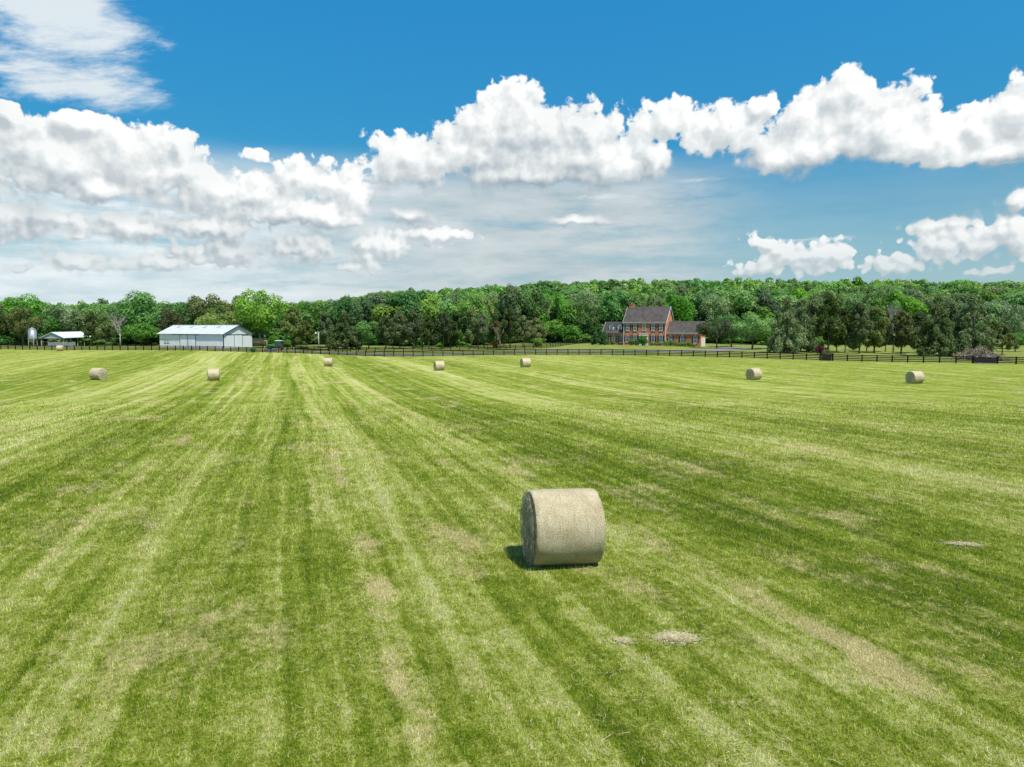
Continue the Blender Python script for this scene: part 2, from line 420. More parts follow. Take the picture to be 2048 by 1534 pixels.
# ------------------------------------------------------------------ ground sheets
def axis(*segs):
    a = []
    for s, e, n in segs: a += list(np.linspace(s, e, n, endpoint=False))
    return np.array(a + [segs[-1][1]])
def grid_obj(name, xs, ys, mat, lift=0.0):
    X, Y = np.meshgrid(xs, ys); Z = gz(X, Y) + lift
    nx, ny = len(xs), len(ys)
    V = np.stack([X, Y, Z], -1).reshape(-1, 3)
    i = np.arange(nx * ny).reshape(ny, nx)
    Q = np.stack([i[:-1,:-1], i[:-1,1:], i[1:,1:], i[1:,:-1]], -1).reshape(-1, 4)
    me = bpy.data.meshes.new(name); me.vertices.add(len(V)); me.vertices.foreach_set('co', V.astype(np.float32).ravel())
    me.loops.add(Q.size); me.loops.foreach_set('vertex_index', Q.astype(np.int32).ravel())
    me.polygons.add(len(Q)); me.polygons.foreach_set('loop_start', np.arange(0, Q.size, 4, dtype=np.int32))
    me.materials.append(mat); me.update(calc_edges=True)
    me.polygons.foreach_set('use_smooth', np.ones(len(Q), bool))
    return mobj(name, me)
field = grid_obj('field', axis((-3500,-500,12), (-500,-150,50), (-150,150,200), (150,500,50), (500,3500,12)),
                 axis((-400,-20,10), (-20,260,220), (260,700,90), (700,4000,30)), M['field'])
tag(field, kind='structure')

def smooth_path(pts, step):
    pts = [np.array(p, float) for p in pts]; out = []
    n = len(pts)
    for i in range(n - 1):
        p0, p1, p2, p3 = pts[max(i-1,0)], pts[i], pts[i+1], pts[min(i+2,n-1)]
        k = max(2, int(np.linalg.norm(p2-p1) / (step*.2)))
        for j in range(k):
            t = j / k
            out.append(.5*((2*p1)+(-p0+p2)*t+(2*p0-5*p1+4*p2-p3)*t*t+(-p0+3*p1-3*p2+p3)*t**3))
    out.append(pts[-1]); out = np.array(out)
    d = np.r_[0, np.cumsum(np.linalg.norm(np.diff(out, axis=0), axis=1))]
    m = max(1, round(d[-1] / step)); q = np.linspace(0, d[-1], m + 1)
    return np.stack([np.interp(q, d, out[:,0]), np.interp(q, d, out[:,1])], 1)
def strip(name, pts, widths, mat, lift):
    path = smooth_path(pts, 1.5); n = len(path)
    w = np.interp(np.linspace(0, 1, n), np.linspace(0, 1, len(widths)), widths)
    tan = np.gradient(path, axis=0); tan /= np.linalg.norm(tan, axis=1)[:,None]
    nor = np.stack([-tan[:,1], tan[:,0]], 1); V = []; K = 7
    for i in range(n):
        for j in range(K):
            q = path[i] + nor[i] * w[i] * (j/(K-1) - .5)
            V.append((q[0], q[1], G(q[0], q[1]) + lift))
    Fq = [(i*K+j, i*K+j+1, (i+1)*K+j+1, (i+1)*K+j) for i in range(n-1) for j in range(K-1)]
    me = bpy.data.meshes.new(name); me.from_pydata(V, [], Fq); me.materials.append(mat)
    for p in me.polygons: p.use_smooth = True
    return tag(mobj(name, me), kind='structure')
strip('driveway', [(-95,192),(-75,184),(-58,177),(-26,164),(-3,160),(20,160),(34,164),(46,168),(54,176),(60,186),(64,194)], [5,5,5,6,6,6,6,6.5,7,8], M['asphalt'], .05)
strip('garage_apron', [(53,189),(60,190.5),(72,193)], [5,6,5], M['asphalt'], .06)

# ------------------------------------------------------------------ hay bales
BD, BL = 1.46, 1.30
def bale_meshes(seed):
    rg = np.random.RandomState(seed); n = 72; r = BD / 2
    prof = [(-.5, .955), (-.485, .985), (-.45, 1.0), (-.25, 1.005), (0, 1.0), (.25, 1.006), (.45, 1.0), (.485, .985), (.5, .955)]
    V = []; Fq = []; a0 = rg.rand() * 6
    for i, (t, k) in enumerate(prof):
        for j in range(n):
            a = 2 * math.pi * j / n
            q = r * k * (1 + .012 * math.sin(2 * a + a0) + .007 * math.sin(5 * a + 2 * a0 + t * 3) + .004 * math.sin(11 * a + t * 7) + rg.randn() * .0025)
            zz = math.cos(a) * q
            if zz < -r * .93: zz = -r * .93 + (zz + r * .93) * .3
            V.append((t * BL + rg.randn() * .004, math.sin(a) * q, zz))
    for i in range(len(prof) - 1):
        for j in range(n):
            k2 = (j + 1) % n; Fq.append((i*n+j, i*n+k2, (i+1)*n+k2, (i+1)*n+j))
    wrap = bpy.data.meshes.new('net_wrap'); wrap.from_pydata(V, [], Fq); wrap.materials.append(M['wrap'])
    for p in wrap.polygons: p.use_smooth = True
    ends = []
    for sgn, row in ((-1, 0), (1, len(prof) - 1)):
        Vv = []; Ff = []; rings = 9
        for q in range(rings):
            f = 1 - q / rings
            for j in range(n):
                x0, y0, z0 = V[row * n + j]
                bul = .05 * (1 - f * f) + (rg.randn() * .012 if q else 0)
                Vv.append((x0 + sgn * bul, y0 * f, z0 * f))
        Vv.append((sgn * (BL / 2 + .04), 0, 0)); c = len(Vv) - 1
        for q in range(rings - 1):
            for j in range(n):
                k2 = (j + 1) % n; Ff.append((q*n+j, q*n+k2, (q+1)*n+k2, (q+1)*n+j))
        for j in range(n): Ff.append(((rings-1)*n+j, (rings-1)*n+(j+1) % n, c))
        me = bpy.data.meshes.new('hay_end'); me.from_pydata(Vv, [], Ff); me.materials.append(M['hayend'])
        for p in me.polygons: p.use_smooth = True
        ends.append(me)
    return wrap, ends
def ribbon(pts, w, up):       # thin flat strand as quads
    V = []
    for a, b in zip(pts[:-1], pts[1:]):
        d = b - a; s = np.cross(d, up); L = np.linalg.norm(s); s = s / (L + 1e-9) * w / 2
        V += [a - s, a + s, b + s, b - s]
    return V
def end_strands(seed, sgn, cnt):
    rg = np.random.RandomState(seed); V = []
    for _ in range(cnt):
        rr = (BD / 2) * math.sqrt(rg.rand()) * .97; a = rg.rand() * 2 * math.pi
        ln = rg.uniform(.1, .38); cur = rg.uniform(-1.5, 2.5)
        p = np.array([sgn * (BL / 2 + .05), math.sin(a) * rr, math.cos(a) * rr]); th = a + math.pi / 2 + rg.randn() * .6
        pts = [p]
        for k in range(5):
            th += cur * .22
            p = p + np.array([sgn * rg.uniform(-.004, .008), math.sin(th) * ln / 5, math.cos(th) * ln / 5])
            if math.hypot(p[1], p[2]) > BD / 2 * .99 or p[2] < -BD/2*.92: break
            pts.append(p)
        if len(pts) > 1: V += ribbon(pts, rg.uniform(.005, .011), np.array([1.0, 0, 0]) + rg.randn(3) * .3)
    return np_mesh('loose_strands', np.array(V), 4, M['endstrand'])
bw, be = bale_meshes(3)
es = [end_strands(5, -1, 1100)]
bales = [  # u, v of base, azimuth normal to the axis, label
    (1127, 1131, -9.8, 'large round hay bale in the foreground, nearest to the camera'),
    (1832, 767, -13, 'round hay bale farthest right in the field, in front of the fence'),
    (1509, 759.5, -27, 'round hay bale on the right of the field with its swirled left end showing'),
    (1051, 734.5, -19, 'small round hay bale near the fence below the rising black fence bend'),
    (878, 741, -21, 'small round hay bale in mid field in front of the cedar row'),
    (657, 732.5, -3, 'small round hay bale before the light pole, near the fence'),
    (426, 761, -23, 'round hay bale on the mown stripes in front of the white barn, seen square on'),
    (195, 759.5, 16, 'round hay bale at left of the field with its right end turned to view'),
    (121, 702, -12, 'tiny far hay bale at the fence in front of the open shed'),
]
root0 = None
for i, (u, v, n, lab) in enumerate(bales):
    x, y = gp(u, v); y += .25 if i else .30; x = at(u, y)
    b = thing('hay_bale', lab, 'hay bale', (x, y, G(x, y) + BD / 2 * .935 - (.03 if i else .015)), -R(n), 'round hay bales in the mown field')
    sl = math.atan((G(x, y + 1) - G(x, y - 1)) / 2)
    if i == 0: b.rotation_euler = (0, R(.9), -R(n))
    mobj('net_wrap', bw, b)
    for me in be: mobj('hay_end', me, b)
    if i == 0:
        for me in es: mobj('loose_strands', me, b)
    if i:
        k = rnd.uniform(.97, 1.03); b.scale = (k * rnd.uniform(.98, 1.06), k, k)
bales[0]

# ------------------------------------------------------------------ grass blades in the near field
def make_grass():
    rg = np.random.RandomState(11)
    N = 900000
    ys = np.linspace(4.8, 60, 800)
    dens = np.minimum(1.0, (8.5 / ys) ** 1.75) * (1 - ss((ys - 36) / 24))
    pdf = dens * (2 * (.80 * ys + 2.5)); cdf = np.cumsum(pdf); cdf /= cdf[-1]
    y = np.interp(rg.rand(N), cdf, ys); x = (rg.rand(N) * 2 - 1) * (.80 * y + 2.5)
    bx, by = [o.location for o in COL.objects if o.name == 'hay_bale'][0][:2]
    z = gz(x, y)
    far = np.maximum(1, y / 9.0)
    ln = rg.uniform(.032, .085, N) * far ** .45
    tall = rg.rand(N) < .04; ln[tall] *= 1.5
    w = rg.uniform(.004, .0075, N) * far ** .95
    a = rg.rand(N) * 2 * math.pi; lean = rg.uniform(.25, 1.15, N)
    d = np.stack([np.cos(a) * np.sin(lean), np.sin(a) * np.sin(lean), np.cos(lean)], 1)
    s = np.stack([-np.sin(a), np.cos(a), np.zeros(N)], 1) * (w / 2)[:, None]
    b = np.stack([x, y, z - .004], 1); tip = b + d * ln[:, None]
    V = np.stack([b - s, b + s, tip], 1).reshape(-1, 3)
    o = mobj('grass', np_mesh('grass', V, 3, M['grass'])); tag(o, 'short mown grass blades covering the near field', 'grass', kind='stuff')
    # loose dry clippings
    N = 15000; V = []
    y = np.interp(rg.rand(N), cdf, ys); x = (rg.rand(N) * 2 - 1) * (.80 * y + 2.5)
    cl = np.sin(x * 1.1 + y * .35) * np.sin(y * .7 - x * .4) + .5 * np.sin(x * 2.7 + 1) * np.sin(y * 1.9)
    keep = cl + rg.randn(N) * .55 > .55
    x = x[keep]; y = y[keep]; n = len(x); far = np.maximum(1, y / 10)
    a = rg.rand(n) * 2 * math.pi; ln = rg.uniform(.05, .17, n) * far ** .3; w = rg.uniform(.003, .0045, n) * far ** .9
    z = gz(x, y) + rg.uniform(.02, .06, n); cv = rg.randn(n) * .4
    P0 = np.stack([x, y, z], 1)
    d0 = np.stack([np.cos(a), np.sin(a), rg.randn(n) * .12], 1); d1 = np.stack([np.cos(a + cv), np.sin(a + cv), rg.randn(n) * .12], 1)
    P1 = P0 + d0 * (ln / 2)[:, None]; P2 = P1 + d1 * (ln / 2)[:, None]
    s0 = np.stack([-np.sin(a), np.cos(a), 0 * a], 1) * (w / 2)[:, None]; s1 = np.stack([-np.sin(a + cv), np.cos(a + cv), 0 * a], 1) * (w / 2)[:, None]
    V = np.concatenate([np.stack([P0 - s0, P0 + s0, P1 + s0, P1 - s0], 1), np.stack([P1 - s1, P1 + s1, P2 + s1, P2 - s1], 1)], 0).reshape(-1, 3)
    o = mobj('dry_clippings', np_mesh('dry_clippings', V, 4, M['strand'])); tag(o, 'thin dry hay clippings strewn over the mown grass', 'dry hay', kind='stuff')
make_grass()
def hay_clump(u, v, rx, ry, cnt, h, lab, seed):
    rg = np.random.RandomState(seed); V = []; x0, y0 = gp(u, v)
    for _ in range(cnt):
        k0 = rg.randint(5); q = rg.randn(2) * (.22, .3, .22, .5, .9)[k0] + np.array([(0, 0), (.5, -.15), (-.45, .2), (.1, .1), (.2, 0)])[k0]; a = rg.rand() * 6.28 if rg.rand() < .4 else rg.randn() * .5 - .45
        x = x0 + q[0] * rx; y = y0 + q[1] * ry; z = G(x, y) + .025 + h * max(0, 1 - (q[0]**2 + q[1]**2)) * rg.rand()
        ln = rg.uniform(.04, .15); p = np.array([x, y, z]) - np.array([math.cos(a), math.sin(a), 0]) * ln / 2; pts = [p]; cv = rg.randn() * .35
        for k in range(4):
            a += cv; p = p + np.array([math.cos(a), math.sin(a), rg.randn() * .05]) * ln / 4; pts.append(p)
        V += ribbon(pts, rg.uniform(.003, .005), np.array([0, 0, 1.0]) + rg.randn(3) * .3)
    o = mobj('hay_clump', np_mesh('hay_clump', np.array(V), 4, M['strand']))
    tag(o, lab, 'loose hay', 'loose hay clumps left on the field')
hay_clump(1350, 1278, .23, .15, 1900, .03, 'pale clump of loose hay on the grass to the lower right of the big bale', 21)
hay_clump(1246, 1284, .10, .07, 260, .02, 'small tuft of dry hay just left of the pale hay clump', 22)
hay_clump(1925, 1090, .34, .2, 700, .02, 'thin spread of dry hay on dark grass by the right edge', 24)

# ------------------------------------------------------------------ fences
def fence_path(pts, step): return smooth_path(pts, step)
fh = 1.25
post_me = MB().box(-.08, .08, -.08, .08, -.3, fh).mesh('post', M['black'])
def fence(name, path, label, boards=(.22, .52, .82, 1.12), hb=.15):
    o = thing(name, label, 'fence', (path[0][0], path[0][1], G(*path[0])), 0, 'black board fences'); ox, oy, oz = o.location
    for (x, y) in path:
        p = mobj('post', post_me, o); p.location = (x - ox, y - oy, G(x, y) - oz)
    for zb in boards:
        mb = MB()
        for (x0, y0), (x1, y1) in zip(path[:-1], path[1:]):
            d = np.array([x1 - x0, y1 - y0]); nrm = np.array([d[1], -d[0]]) / np.linalg.norm(d)
            a = np.array([x0 - ox, y0 - oy]) + nrm * .085; b = np.array([x1 - ox, y1 - oy]) + nrm * .085
            c0, c1 = a + nrm * .03, b + nrm * .03; g0, g1 = G(x0, y0) - oz, G(x1, y1) - oz
            mb.hexa([(*a, g0+zb-hb/2), (*b, g1+zb-hb/2), (*c1, g1+zb-hb/2), (*c0, g0+zb-hb/2)],
                    [(*a, g0+zb+hb/2), (*b, g1+zb+hb/2), (*c1, g1+zb+hb/2), (*c0, g0+zb+hb/2)])
        mb.build('rail', M['black'], o)
    return o
UZ = [(-120,189),(0,184),(400,172.5),(650,160.6),(770,156),(900,152),(1050,147),(1200,143),(1350,139),(1600,130),(1800,123),(2030,115),(2180,110)]
def fz(u): return float(np.interp(u, [a for a, b in UZ], [b for a, b in UZ]))
def fpts(us): return [(at(u, fz(u)), fz(u)) for u in us]
fence('board_fence', fence_path(fpts([-40,200,400]), 2.3), 'long black board fence along the left of the field, in front of the shed')
fence('board_fence', fence_path(fpts([400.01,520,650,770,900,1050]), 2.3), 'black board fence in front of the white barn and the cedar row')
fence('board_fence', fence_path(fpts([1050.01,1200,1350,1500,1640]), 2.3), 'black board fence between the field and the brick house')
fence('board_fence', fence_path(fpts([1666,1800,1946]), 2.3), 'black board fence between the brush jump and the low coop')
fence('board_fence', fence_path(fpts([1996,2030,2110]), 2.3), 'short end of black board fence at the right edge beyond the coop')
back = [(at(u, z), z) for u, z in ((590,189),(660,183),(760,178),(900,180),(1000,181),(1080,183),(1112,192),(1142,208),(1168,226),(1196,246))]
fence('board_fence', fence_path(back, 2.4), 'second black board fence behind the driveway, bending uphill toward the brick house')
fence('board_fence', fence_path([(at(-20,222),222),(at(60,218),218),(at(130,214),214)], 2.4), 'short black board fence behind the silo and the open shed')
fence('board_fence', fence_path([(at(508,196),196),(at(548,196),196),(at(586,190),190)], 2.4), 'dark paddock fence beside the barn, behind the tractor')

# cross country jumps in the fence line
def coop(u0, u1, h, lab, skirt):
    y = fz((u0 + u1) / 2); x0, x1 = at(u0, fz(u0)), at(u1, fz(u1)); L = math.hypot(x1 - x0, fz(u1) - fz(u0))
    o = thing('coop_jump', lab, 'fence jump', (x0, fz(u0), G(x0, fz(u0))), math.atan2(fz(u1) - fz(u0), x1 - x0))
    b = MB()
    for k in range(5):
        t0, t1 = k / 5, (k + .86) / 5
        for sg in (-1, 1):
            a0, a1 = sg * .55 * (1 - t0), sg * .55 * (1 - t1); z0, z1 = .05 + h * t0, .05 + h * t1
            b.hexa([(.12, a0, z0), (L-.12, a0, z0), (L-.12, a0 + sg*.03, z0), (.12, a0 + sg*.03, z0)], [(.12, a1, z1), (L-.12, a1, z1), (L-.12, a1 + sg*.03, z1), (.12, a1 + sg*.03, z1)])
    b.build('slanted_boards', M['black'], o)
    MB().box(.05, L-.05, -.07, .07, h, h + .12).build('top_rail', M['black'], o)
    for xx in (0, L): MB().box(xx - .09, xx + .09, -.09, .09, -.2, h + .28).build('post', M['black'], o)
    if skirt: MB().box(.1, L-.1, -.64, -.60, .04, .15).build('ground_board', M['grey'], o)
    return o
coop(1947, 1995, .95, 'low black wooden coop jump with a pale ground board, before the brush pile', True)
coop(1641, 1665, 1.0, 'narrow black wooden jump in the fence line in front of a yellow-green bush', False)

# ------------------------------------------------------------------ barn
def barn():
    th = R(24); x0, y0 = -72 * 6.5 / 6, 175 * 6.5 / 6; s = 6.5 / 6
    L, W, he, hr = 22.6 * s, 9.7 * s, 3.86, 6.08
    o = thing('barn', 'long white metal barn with pale ribbed roof and dark trimmed sliding doors', 'barn', (x0, y0, G(x0, y0)), math.pi - th)
    # local x runs along the long wall away from the near corner, local -y runs back along the gable
    def P(x, y, z): return (x, -y, z)
    w = MB().box(0, L, -.12, 0, -.6, he); w.build('long_wall', M['barn'], o)
    MB().box(0, L, -W, -W + .12, -.6, he).build('long_wall', M['barn'], o)
    for xx in (0, L - .12):
        MB().prism([(xx, -.12, -.6), (xx, -W + .12, -.6), (xx, -W + .12, he + .1), (xx, -W/2, hr - .12), (xx, -.12, he + .1)], (.12, 0, 0)).build('gable_wall', M['barn_end'], o)
    rf = MB(); ov = .45; k = (hr - he) / (W / 2)
    for sg in (-1, 1):
        yc = -W / 2; e = W / 2 + ov
        a = [(-ov, yc, hr + .0), (L + ov, yc, hr), (L + ov, yc + sg * e, hr - k * e), (-ov, yc + sg * e, hr - k * e)]
        rf.hexa(a, [(p[0], p[1], p[2] + .10) for p in a])
    r = rf.build('roof', M['barnroof'], o)
    MB().box(-ov, L + ov, -W/2 - .18, -W/2 + .18, hr + .09, hr + .17).build('ridge_cap', M['barnroof'], r)
    for xx in (5.2, 10.4, 15.6, 20.8):
        a = [(xx, -W/2 + .8, hr - k*.8 + .105), (xx + .9, -W/2 + .8, hr - k*.8 + .105), (xx + .9, -W/2 + 1.9, hr - k*1.9 + .105), (xx, -W/2 + 1.9, hr - k*1.9 + .105)]
        MB().hexa(a, [(p[0], p[1], p[2] + .02) for p in a]).build('skylight', M['grey'], r)
    tr = MB()
    tr.box(-.02, L + .02, .0, .03, he - .30, he - .12)
    for sg in (1, -1):
        e = W / 2 + ov
        a = [(-ov - .04, -W/2, hr - .12), (-ov - .04, -W/2 + sg*e, hr - k*e - .12), (-ov - .04, -W/2 + sg*e, hr - k*e + .12), (-ov - .04, -W/2, hr + .12)]
        tr.prism(a, (.035, 0, 0))
    tr.box(-.03, -.003, -.16, .033, -.3, he); tr.box(0, .16, .003, .033, -.3, he - .3); tr.box(-.03, -.003, -W, -W + .16, -.3, he); tr.box(L - .14, L, .003, .033, -.3, he - .3)
    tr.build('dark_trim', M['dark'], o)
    # long wall sliding doors
    f = 1 / 22.6 * L
    MB().box(8.2*f, 18.0*f, .035, .10, he - .42, he - .24).build('door_track', M['dark'], o)
    for xa in (12.3, 9.55):
        d = MB().box(xa*f, (xa + 2.62)*f, .04, .09, -.1, he - .45).build('sliding_door', M['barn'], o)
        MB().box((xa + 2.62)*f, (xa + 2.78)*f, .035, .10, -.1, he - .45).build('door_edge', M['dark'], d)
        MB().box(xa*f - .16, xa*f, .035, .10, -.1, he - .45).build('door_edge', M['dark'], d)
    # gable end doors
    MB().box(-.12, -.035, -W + 1.4, -.9, he - .42, he - .22).build('door_track', M['dark'], o)
    for ya in (-3.4, -6.1):
        d = MB().box(-.09, -.04, ya*s, ya*s + 2.55*s, -.1, he - .45).build('sliding_door', M['barn_end'], o)
        MB().box(-.10, -.035, ya*s - .14, ya*s, -.1, he - .45).build('door_edge', M['dark'], d)
    # louvred window low at the far end
    wn = MB().box(19.0*f, 20.9*f, .003, .05, 1.0, 2.0).build('window', M['dark'], o)
    pw = MB()
    for k2 in range(3): pw.box((19.12 + .6*k2)*f, (19.5 + .6*k2)*f, .052, .07, 1.1, 1.9)
    pw.build('shutter_slats', M['white'], wn)
    MB().box(21.2*f, 21.9*f, .003, .03, 2.05, 2.2).build('sign_plate', M['grey'], o)
    return o
barn()

# ------------------------------------------------------------------ open shed, silo
def shed():
    y0 = 206; xl = at(83, y0 - 1.2); g = G(-135, 205)
    o = thing('open_shed', 'open-sided pole shed with a bright white gable roof', 'shed', (xl, y0 - 1.2, g), math.atan2(.22, .975))
    W, L, he, hr = 6.0, 22.0, 2.75, 4.3
    rf = MB(); k = (hr - he) / (W / 2); ov = .3
    for sg in (-1, 1):
        e = W / 2 + ov
        a = [(W/2, -.4, hr), (W/2, L + .4, hr), (W/2 + sg*e, L + .4, hr - k*e), (W/2 + sg*e, -.4, hr - k*e)]
        rf.hexa(a, [(p[0], p[1], p[2] + .09) for p in a])
    rf.build('roof', M['shedroof'], o)
    MB().prism([(0, 0, he), (W, 0, he), (W/2, 0, hr - .05)], (0, .08, 0)).build('gable_panel', M['galv'], o)
    MB().box(.0, W, -.05, .0, he - .2, he).build('header_beam', M['pole'], o)
    for i in range(5):
        for xx in (.12, W - .12): MB().box(xx - .09, xx + .09, i*L/4 - .09 + (.18 if i == 0 else 0), i*L/4 + .09 + (.18 if i == 0 else 0), -.3, he + .05).build('support_post', M['pole'], o)
    for xx, lab in ((at(90, 202), 'grey slatted pen panel under the left end of the open shed'), (at(128, 207), 'grey slatted pen panel standing under the open shed roof')):
        p = thing('pen_panel', lab, 'pen panel', (xx, 207 if xx > -130 else 203.5, G(xx, 204)), .2, 'pen panels under the shed')
        for k2 in range(5): MB().box(0, 5.2, -.02, .02, .2 + k2*.27, .38 + k2*.27).build('slat', M['grey'], p)
        for xx2 in (.1, 2.6, 5.1): MB().box(xx2 - .05, xx2 + .05, .021, .1, -.1, 1.5).build('stake', M['grey'], p)
shed()
def silo():
    y = 205; x = at(67, y); g = G(x, y)
    o = thing('feed_silo', 'galvanised steel feed silo standing on thin legs beside the open shed', 'silo', (x, y, g))
    zt, zb = zat(659.5, y) - g, zat(677.5, y) - g; r = 1.08
    MB().lathe([(r, zb), (r, zb + .02), (r, zt)], 24).build('tank', M['galv'], o, True)
    MB().lathe([(r + .05, zt), (.25, zt + .62), (.22, zt + .75)], 24).build('conical_lid', M['galv'], o)
    MB().lathe([(.2, zb - 1.2), (r, zb - .01)], 24).build('hopper', M['galv'], o)
    for k in range(4):
        a = math.pi / 4 + k * math.pi / 2
        MB().tube([(math.cos(a)*r*.98, math.sin(a)*r*.98, -.1), (math.cos(a)*r*.98, math.sin(a)*r*.98, zb + .4)], .07, 6).build('leg', M['pole'], o)
silo()

# ------------------------------------------------------------------ brick house
def house():
    phi = R(-26.5); X0, Y0 = 32.66, 205.5
    g = G(38, 201)
    o = thing('brick_house', 'two storey red brick colonial house with grey shingle roofs and two lower wings', 'house', (X0, Y0, g), phi)
    W, D = 12.4, 9.0; he, hr = 7.3 - g, 11.75 - g
    def win(xc, zc, w, h, yf, parent=o, arch=False, shut=True, wall_part=None):
        fr = MB()
        t = .07
        fr.box(xc - w/2 - t, xc + w/2 + t, yf - .07, yf - .003, zc - h/2 - t, zc - h/2); fr.box(xc - w/2 - t, xc + w/2 + t, yf - .07, yf - .003, zc + h/2, zc + h/2 + t)
        fr.box(xc - w/2 - t, xc - w/2, yf - .07, yf - .003, zc - h/2, zc + h/2); fr.box(xc + w/2, xc + w/2 + t, yf - .07, yf - .003, zc - h/2, zc + h/2)
        if arch:
            for k in range(10):
                a0, a1 = math.pi*k/10, math.pi*(k+1)/10
                q = [(xc + math.cos(a)*rr, yf - .07, zc + h/2 + .09 + math.sin(a)*rr) for a, rr in ((a0, w/2 + .09), (a1, w/2 + .09), (a1, w/2 - .02), (a0, w/2 - .02))]
                fr.prism(q, (0, .066, 0))
        f = fr.build('window', M['white'], parent)
        pn = MB().box(xc - w/2, xc + w/2, yf - .035, yf - .004, zc - h/2, zc + h/2)
        if arch: pn.prism([(xc + math.cos(math.pi*k/10)*w/2, yf - .035, zc + h/2 + .09 + math.sin(math.pi*k/10)*w/2) for k in range(11)], (0, .03, 0))
        pn.build('pane', M['glass'], f)
        mu = MB()
        for k in (-1/6, 1/6): mu.box(xc + k*w - .012, xc + k*w + .012, yf - .048, yf - .036, zc - h/2, zc + h/2)
        for k in range(1, 4): mu.box(xc - w/2, xc + w/2, yf - .062, yf - .049, zc - h/2 + k*h/4 - (.028 if k == 2 else .012), zc - h/2 + k*h/4 + (.028 if k == 2 else .012))
        mu.build('muntin', M['white'], f)
        MB().box(xc - w/2 - .16, xc + w/2 + .16, yf - .12, yf - .004, zc - h/2 - .17, zc - h/2 - .092).build('sill', M['trim'], f)
        if shut:
            for sg in (-1, 1):
                xs = xc + sg * (w/2 + t + .22)
                MB().box(xs - .19, xs + .19, yf - .06, yf - .003, zc - h/2, zc + h/2 + .05).build('shutter', M['shutter'], parent)
            MB().prism([(xc - .12, yf - .05, zc + h/2 + t + .14), (xc + .12, yf - .05, zc + h/2 + t + .14), (xc + .17, yf - .05, zc + h/2 + t + .46), (xc - .17, yf - .05, zc + h/2 + t + .46)], (0, .047, 0)).build('keystone', M['trim'], parent)
    def block(x0, x1, y0, D, he, hr, rm, gx, ov=.3):
        # brick shell: front, back and the gables; then the roof slabs, cornice and rakes
        MB().box(x0, x1, y0, y0 + .2, -.8, he).build('front_wall', M['brick'], o)
        MB().box(x0, x1, y0 + D - .2, y0 + D, -.8, he).build('back_wall', M['brick'], o)
        k = (hr - he) / (D / 2)
        for xx in gx:
            xa, xb = (xx, xx + .2) if xx == x0 else (xx - .2, xx)
            MB().prism([(xa, y0 + .2, -.8), (xa, y0 + D - .2, -.8), (xa, y0 + D - .2, he + .15), (xa, y0 + D/2, hr - .06), (xa, y0 + .2, he + .15)], (xb - xa, 0, 0)).build('gable_wall', M['gable'], o)
        rf = MB()
        for sg in (-1, 1):
            e = D/2 + ov; yc = y0 + D/2
            a = [(x0 - .25, yc, hr), (x1 + .25, yc, hr), (x1 + .25, yc + sg*e, hr - k*e), (x0 - .25, yc + sg*e, hr - k*e)]
            rf.hexa(a, [(p[0], p[1], p[2] + .14) for p in a])
        r = rf.build('roof', rm, o)
        MB().box(x0 - .2, x1 + .2, y0 - .22, y0 - .003, he - .42, he + .02).build('cornice', M['trim'], o)
        for xx in gx:
            sgx = -1 if xx == x0 else 1; xr = xx + sgx * .255; mb = MB()
            for sg in (-1, 1):
                e = D/2 + ov + .02; yc = y0 + D/2
                mb.prism([(xr, yc, hr - .12), (xr, yc + sg*e, hr - k*e - .12), (xr, yc + sg*e, hr - k*e + .15), (xr, yc, hr + .15)], (sgx * .05, 0, 0))
            mb.build('rake_board', M['white'], r)
        return r, k
    roof, k = block(0, W, 0, D, he, hr, M['shingle'], (0, W))
    ch = MB().box(.35, 1.55, D/2 - .35, D/2 + .6, hr - .9, hr + .75).box(.28, 1.62, D/2 - .42, D/2 + .67, hr + .75, hr + .9).build('chimney', M['brick'], roof)
    pc = MB().lathe([(.16, hr + .9), (.14, hr + 1.25)], 10); pc.v = [(p[0] + .95, p[1] + D/2 + .1, p[2]) for p in pc.v]; pc.build('chimney_pot', M['terra'], ch)
    for fx in (.10, .277, .71, .893):
        win(fx*W, he - 1.55, .92, 1.65, 0); win(fx*W, 1.95, .92, 1.85, 0)
    win(.495*W, he - 1.62, .8, 1.35, 0, arch=True, shut=False)
    MB().box(W - .12, W + .03, -.06, -.003, -.2, he - .42).build('downspout', M['white'], o); MB().box(.0, .12, -.06, -.003, -.2, he - .42).build('downspout', M['white'], o)
    # door with surround
    xd = .487 * W
    fr = MB(); fr.box(xd - 1.25, xd - .95, -.22, -.003, 0, 2.75); fr.box(xd + .95, xd + 1.25, -.22, -.003, 0, 2.75); fr.box(xd - 1.35, xd + 1.35, -.3, -.003, 2.75, 3.3)
    fr.box(xd - 1.42, xd + 1.42, -.36, -.003, 3.3, 3.4)
    dsur = fr.build('door_surround', M['white'], o)
    d = MB().box(xd - .48, xd + .48, -.10, -.004, .05, 2.3).build('door', M['dark'], o)
    MB().box(xd + .32, xd + .40, -.16, -.10, 1.05, 1.15).build('handle', M['yellow'], d)
    for sg in (-1, 1):
        MB().box(xd + sg*.72 - .19, xd + sg*.72 + .19, -.06, -.004, .6, 2.3).build('sidelight', M['glass'], dsur)
        MB().box(xd + sg*.72 - .2, xd + sg*.72 + .2, -.08, -.004, .05, .58).build('sidelight_panel', M['white'], dsur)
    MB().box(xd - .94, xd + .94, -.06, -.004, 2.36, 2.72).build('transom', M['glass'], dsur)
    MB().box(xd - 1.5, xd + 1.5, -1.2, -.37, -.5, .02).build('door_step', M['grey'], o)
    # right wing
    he2, hr2 = 4.25 - g, 7.45 - g; L2 = 9.7
    r2, _ = block(W, W + L2, 1.0, 6.3, he2, hr2, M['shingle'], (W + L2,))
    for fx in (.12, .47, .85): win(W + fx*L2, 1.75, .9, 1.75, 1.0)
